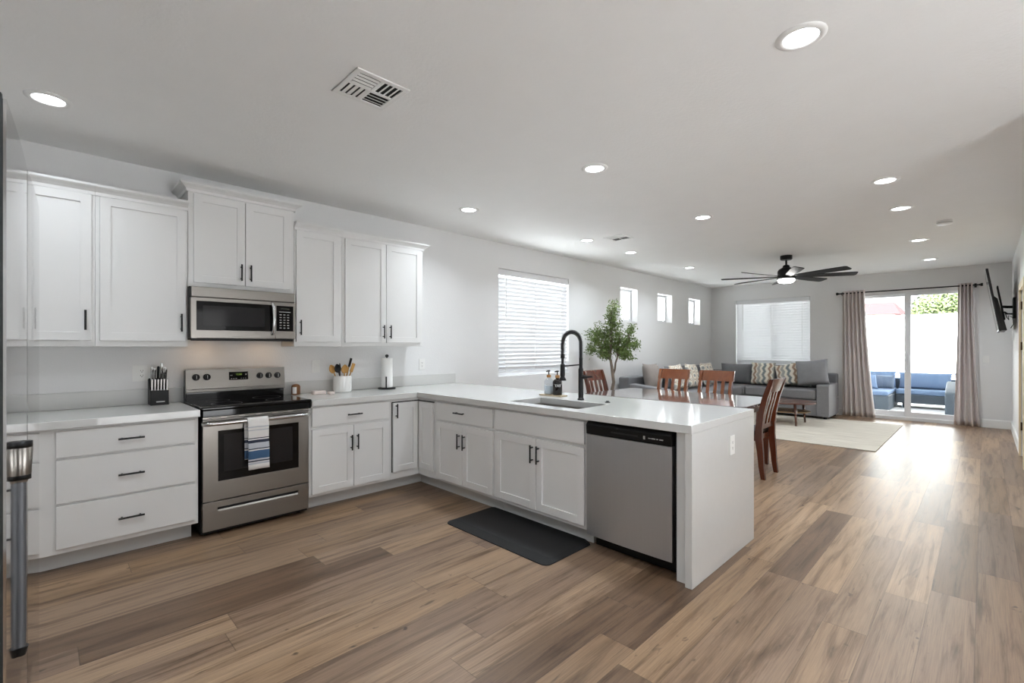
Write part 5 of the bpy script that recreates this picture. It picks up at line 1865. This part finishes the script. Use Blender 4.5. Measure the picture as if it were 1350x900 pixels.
# ------------------------------------------------------------------ patio furniture and what stands beyond the wall
t = thing('outdoor_sofa', 'blue cushioned wicker sofa on the patio beyond the glass door', 'outdoor sofa', (14.3, 1.0, -0.05))
b_ = MB()
b_.box(14.0, 14.75, -0.4, 1.46, 0.06, 0.26)
b_.box(14.62, 14.80, -0.4, 2.2, 0.06, 0.60)
b_.build('wicker_frame', M['wicker'], t, bevel=0.02)
b_ = MB()
b_.box(13.05, 14.61, 1.47, 2.2, -0.045, 0.28)
b_.build('chaise_frame', M['wicker'], t, bevel=0.02)
for yy in (1.30, 0.45, -0.3):
    MB().box(14.02, 14.09, yy - 0.035, yy + 0.035, -0.0495, 0.06).build('leg', M['wicker'], t)
for (ya, yb) in ((0.50, 1.45), (-0.38, 0.48)):
    MB().box(13.98, 14.60, ya, yb, 0.262, 0.37).build('seat_cushion', M['blue_cush'], t, bevel=0.03, seg=3)
    put(MB(), yb - ya, 0.40, 0.20, (14.48, (ya + yb) / 2, 0.36), -pi / 2, -0.15, puff=0.25).build('back_cushion', M['blue_cush'], t, smooth=True)
MB().box(13.03, 14.60, 1.48, 2.18, 0.282, 0.37).build('seat_cushion', M['blue_cush'], t, bevel=0.03, seg=3)
put(MB(), 0.68, 0.40, 0.20, (14.48, 1.83, 0.372), -pi / 2, -0.15, puff=0.25).build('back_cushion', M['blue_cush'], t, smooth=True)
def patio_pillow(label, loc, rz, m, s=0.4):
    o = put(MB(), s, s * 0.85, 0.15, (0, 0, 0), 0, 0, puff=0.45).build('throw_pillow', m, smooth=True)
    o.rotation_euler = (Matrix.Rotation(rz, 4, 'Z') @ Matrix.Rotation(-0.3, 4, 'X')).to_euler()
    o.location = loc
    tag(o, label, 'pillow', 'pillows on the patio sofa')
patio_pillow('blue pillow at the curtain side of the patio sofa', (13.45, 1.90, 0.375), -pi / 2 + 0.5, M['blue_cush'], 0.42)
patio_pillow('pale blue patterned pillow on the patio sofa', (13.95, 1.66, 0.375), -pi / 2, M['blue_pale'], 0.38)
patio_pillow('rust brown pillow between the blue patio pillows', (14.25, 1.95, 0.375), -pi / 2, M['rust'], 0.36)
t = thing('outdoor_armchair', 'dark wicker patio armchair half hidden by the right curtain', 'outdoor chair', (13.0, 0.3, -0.05))
b_ = MB()
b_.prism([(12.8, -0.0495), (13.55, -0.0495), (13.55, 0.62), (13.40, 0.62), (12.98, 0.50), (12.8, 0.43)], 'y', 0.40, 0.56)
b_.prism([(12.8, -0.0495), (13.55, -0.0495), (13.55, 0.62), (13.40, 0.62), (12.98, 0.50), (12.8, 0.43)], 'y', -0.36, -0.20)
b_.box(12.82, 13.55, -0.20, 0.40, 0.02, 0.24)
b_.box(13.40, 13.55, -0.20, 0.40, 0.24, 0.62)
b_.build('wicker_frame', M['wicker'], t, bevel=0.03, seg=3)
MB().box(12.80, 13.39, -0.19, 0.39, 0.242, 0.36).build('seat_cushion', M['blue_cush'], t, bevel=0.03, seg=3)

t = thing('neighbor_house', 'red tile roofed house beyond the white patio wall', 'house', (27, 3.4, -0.05))
MB().box(25.4, 30, 2.7, 9, -0.0495, 2.72).build('walls', M['housewall'], t)
rf = MB()
rf.quadbox([(25.0, 2.45, 2.72), (30.5, 2.45, 2.72), (30.5, 9.3, 2.72), (25.0, 9.3, 2.72)], [(27.2, 2.9, 3.36), (27.8, 2.9, 3.36), (27.8, 8.0, 3.36), (27.2, 8.0, 3.36)])
rf.build('roof', M['rooftile'], t)


def garden_tree(label, x, y, h, r, seed):
    rd = random.Random(seed)
    t = thing('garden_tree', label, 'tree', (x, y, -0.05), group='trees beyond the patio wall')
    MB().tube([(x, y, -0.05), (x + 0.1, y, h * 0.35), (x, y + 0.1, h * 0.6)], [0.14, 0.10, 0.06], 10).build('trunk', M['bark'], t, smooth=True)
    lf = MB()
    for k in range(4200):
        d = Vector((rd.gauss(0, 1), rd.gauss(0, 1), rd.gauss(0, 1))).normalized() * (rd.random() ** 0.4)
        c = Vector((x + d.x * r, y + d.y * r, h * 0.66 + d.z * r * 0.85))
        a = Vector((rd.gauss(0, 1), rd.gauss(0, 1), rd.gauss(0, 1))).normalized()
        b = a.cross(Vector((rd.gauss(0, 1), rd.gauss(0, 1), rd.gauss(0, 1)))).normalized()
        s = rd.uniform(0.03, 0.065)
        vs = [lf.b.verts.new(c + q) for q in (a * s, b * s * 0.6, -a * s, -b * s * 0.6)]
        lf.b.faces.new(vs)
    lf.build('crown', M['tree_leaf'], t)


garden_tree('pale green leafy tree beyond the patio wall, nearest the right curtain', 19.5, 0.75, 3.6, 1.0, 3)
garden_tree('pale green leafy tree beyond the patio wall, behind the door centre', 21.5, 1.25, 3.3, 0.8, 5)
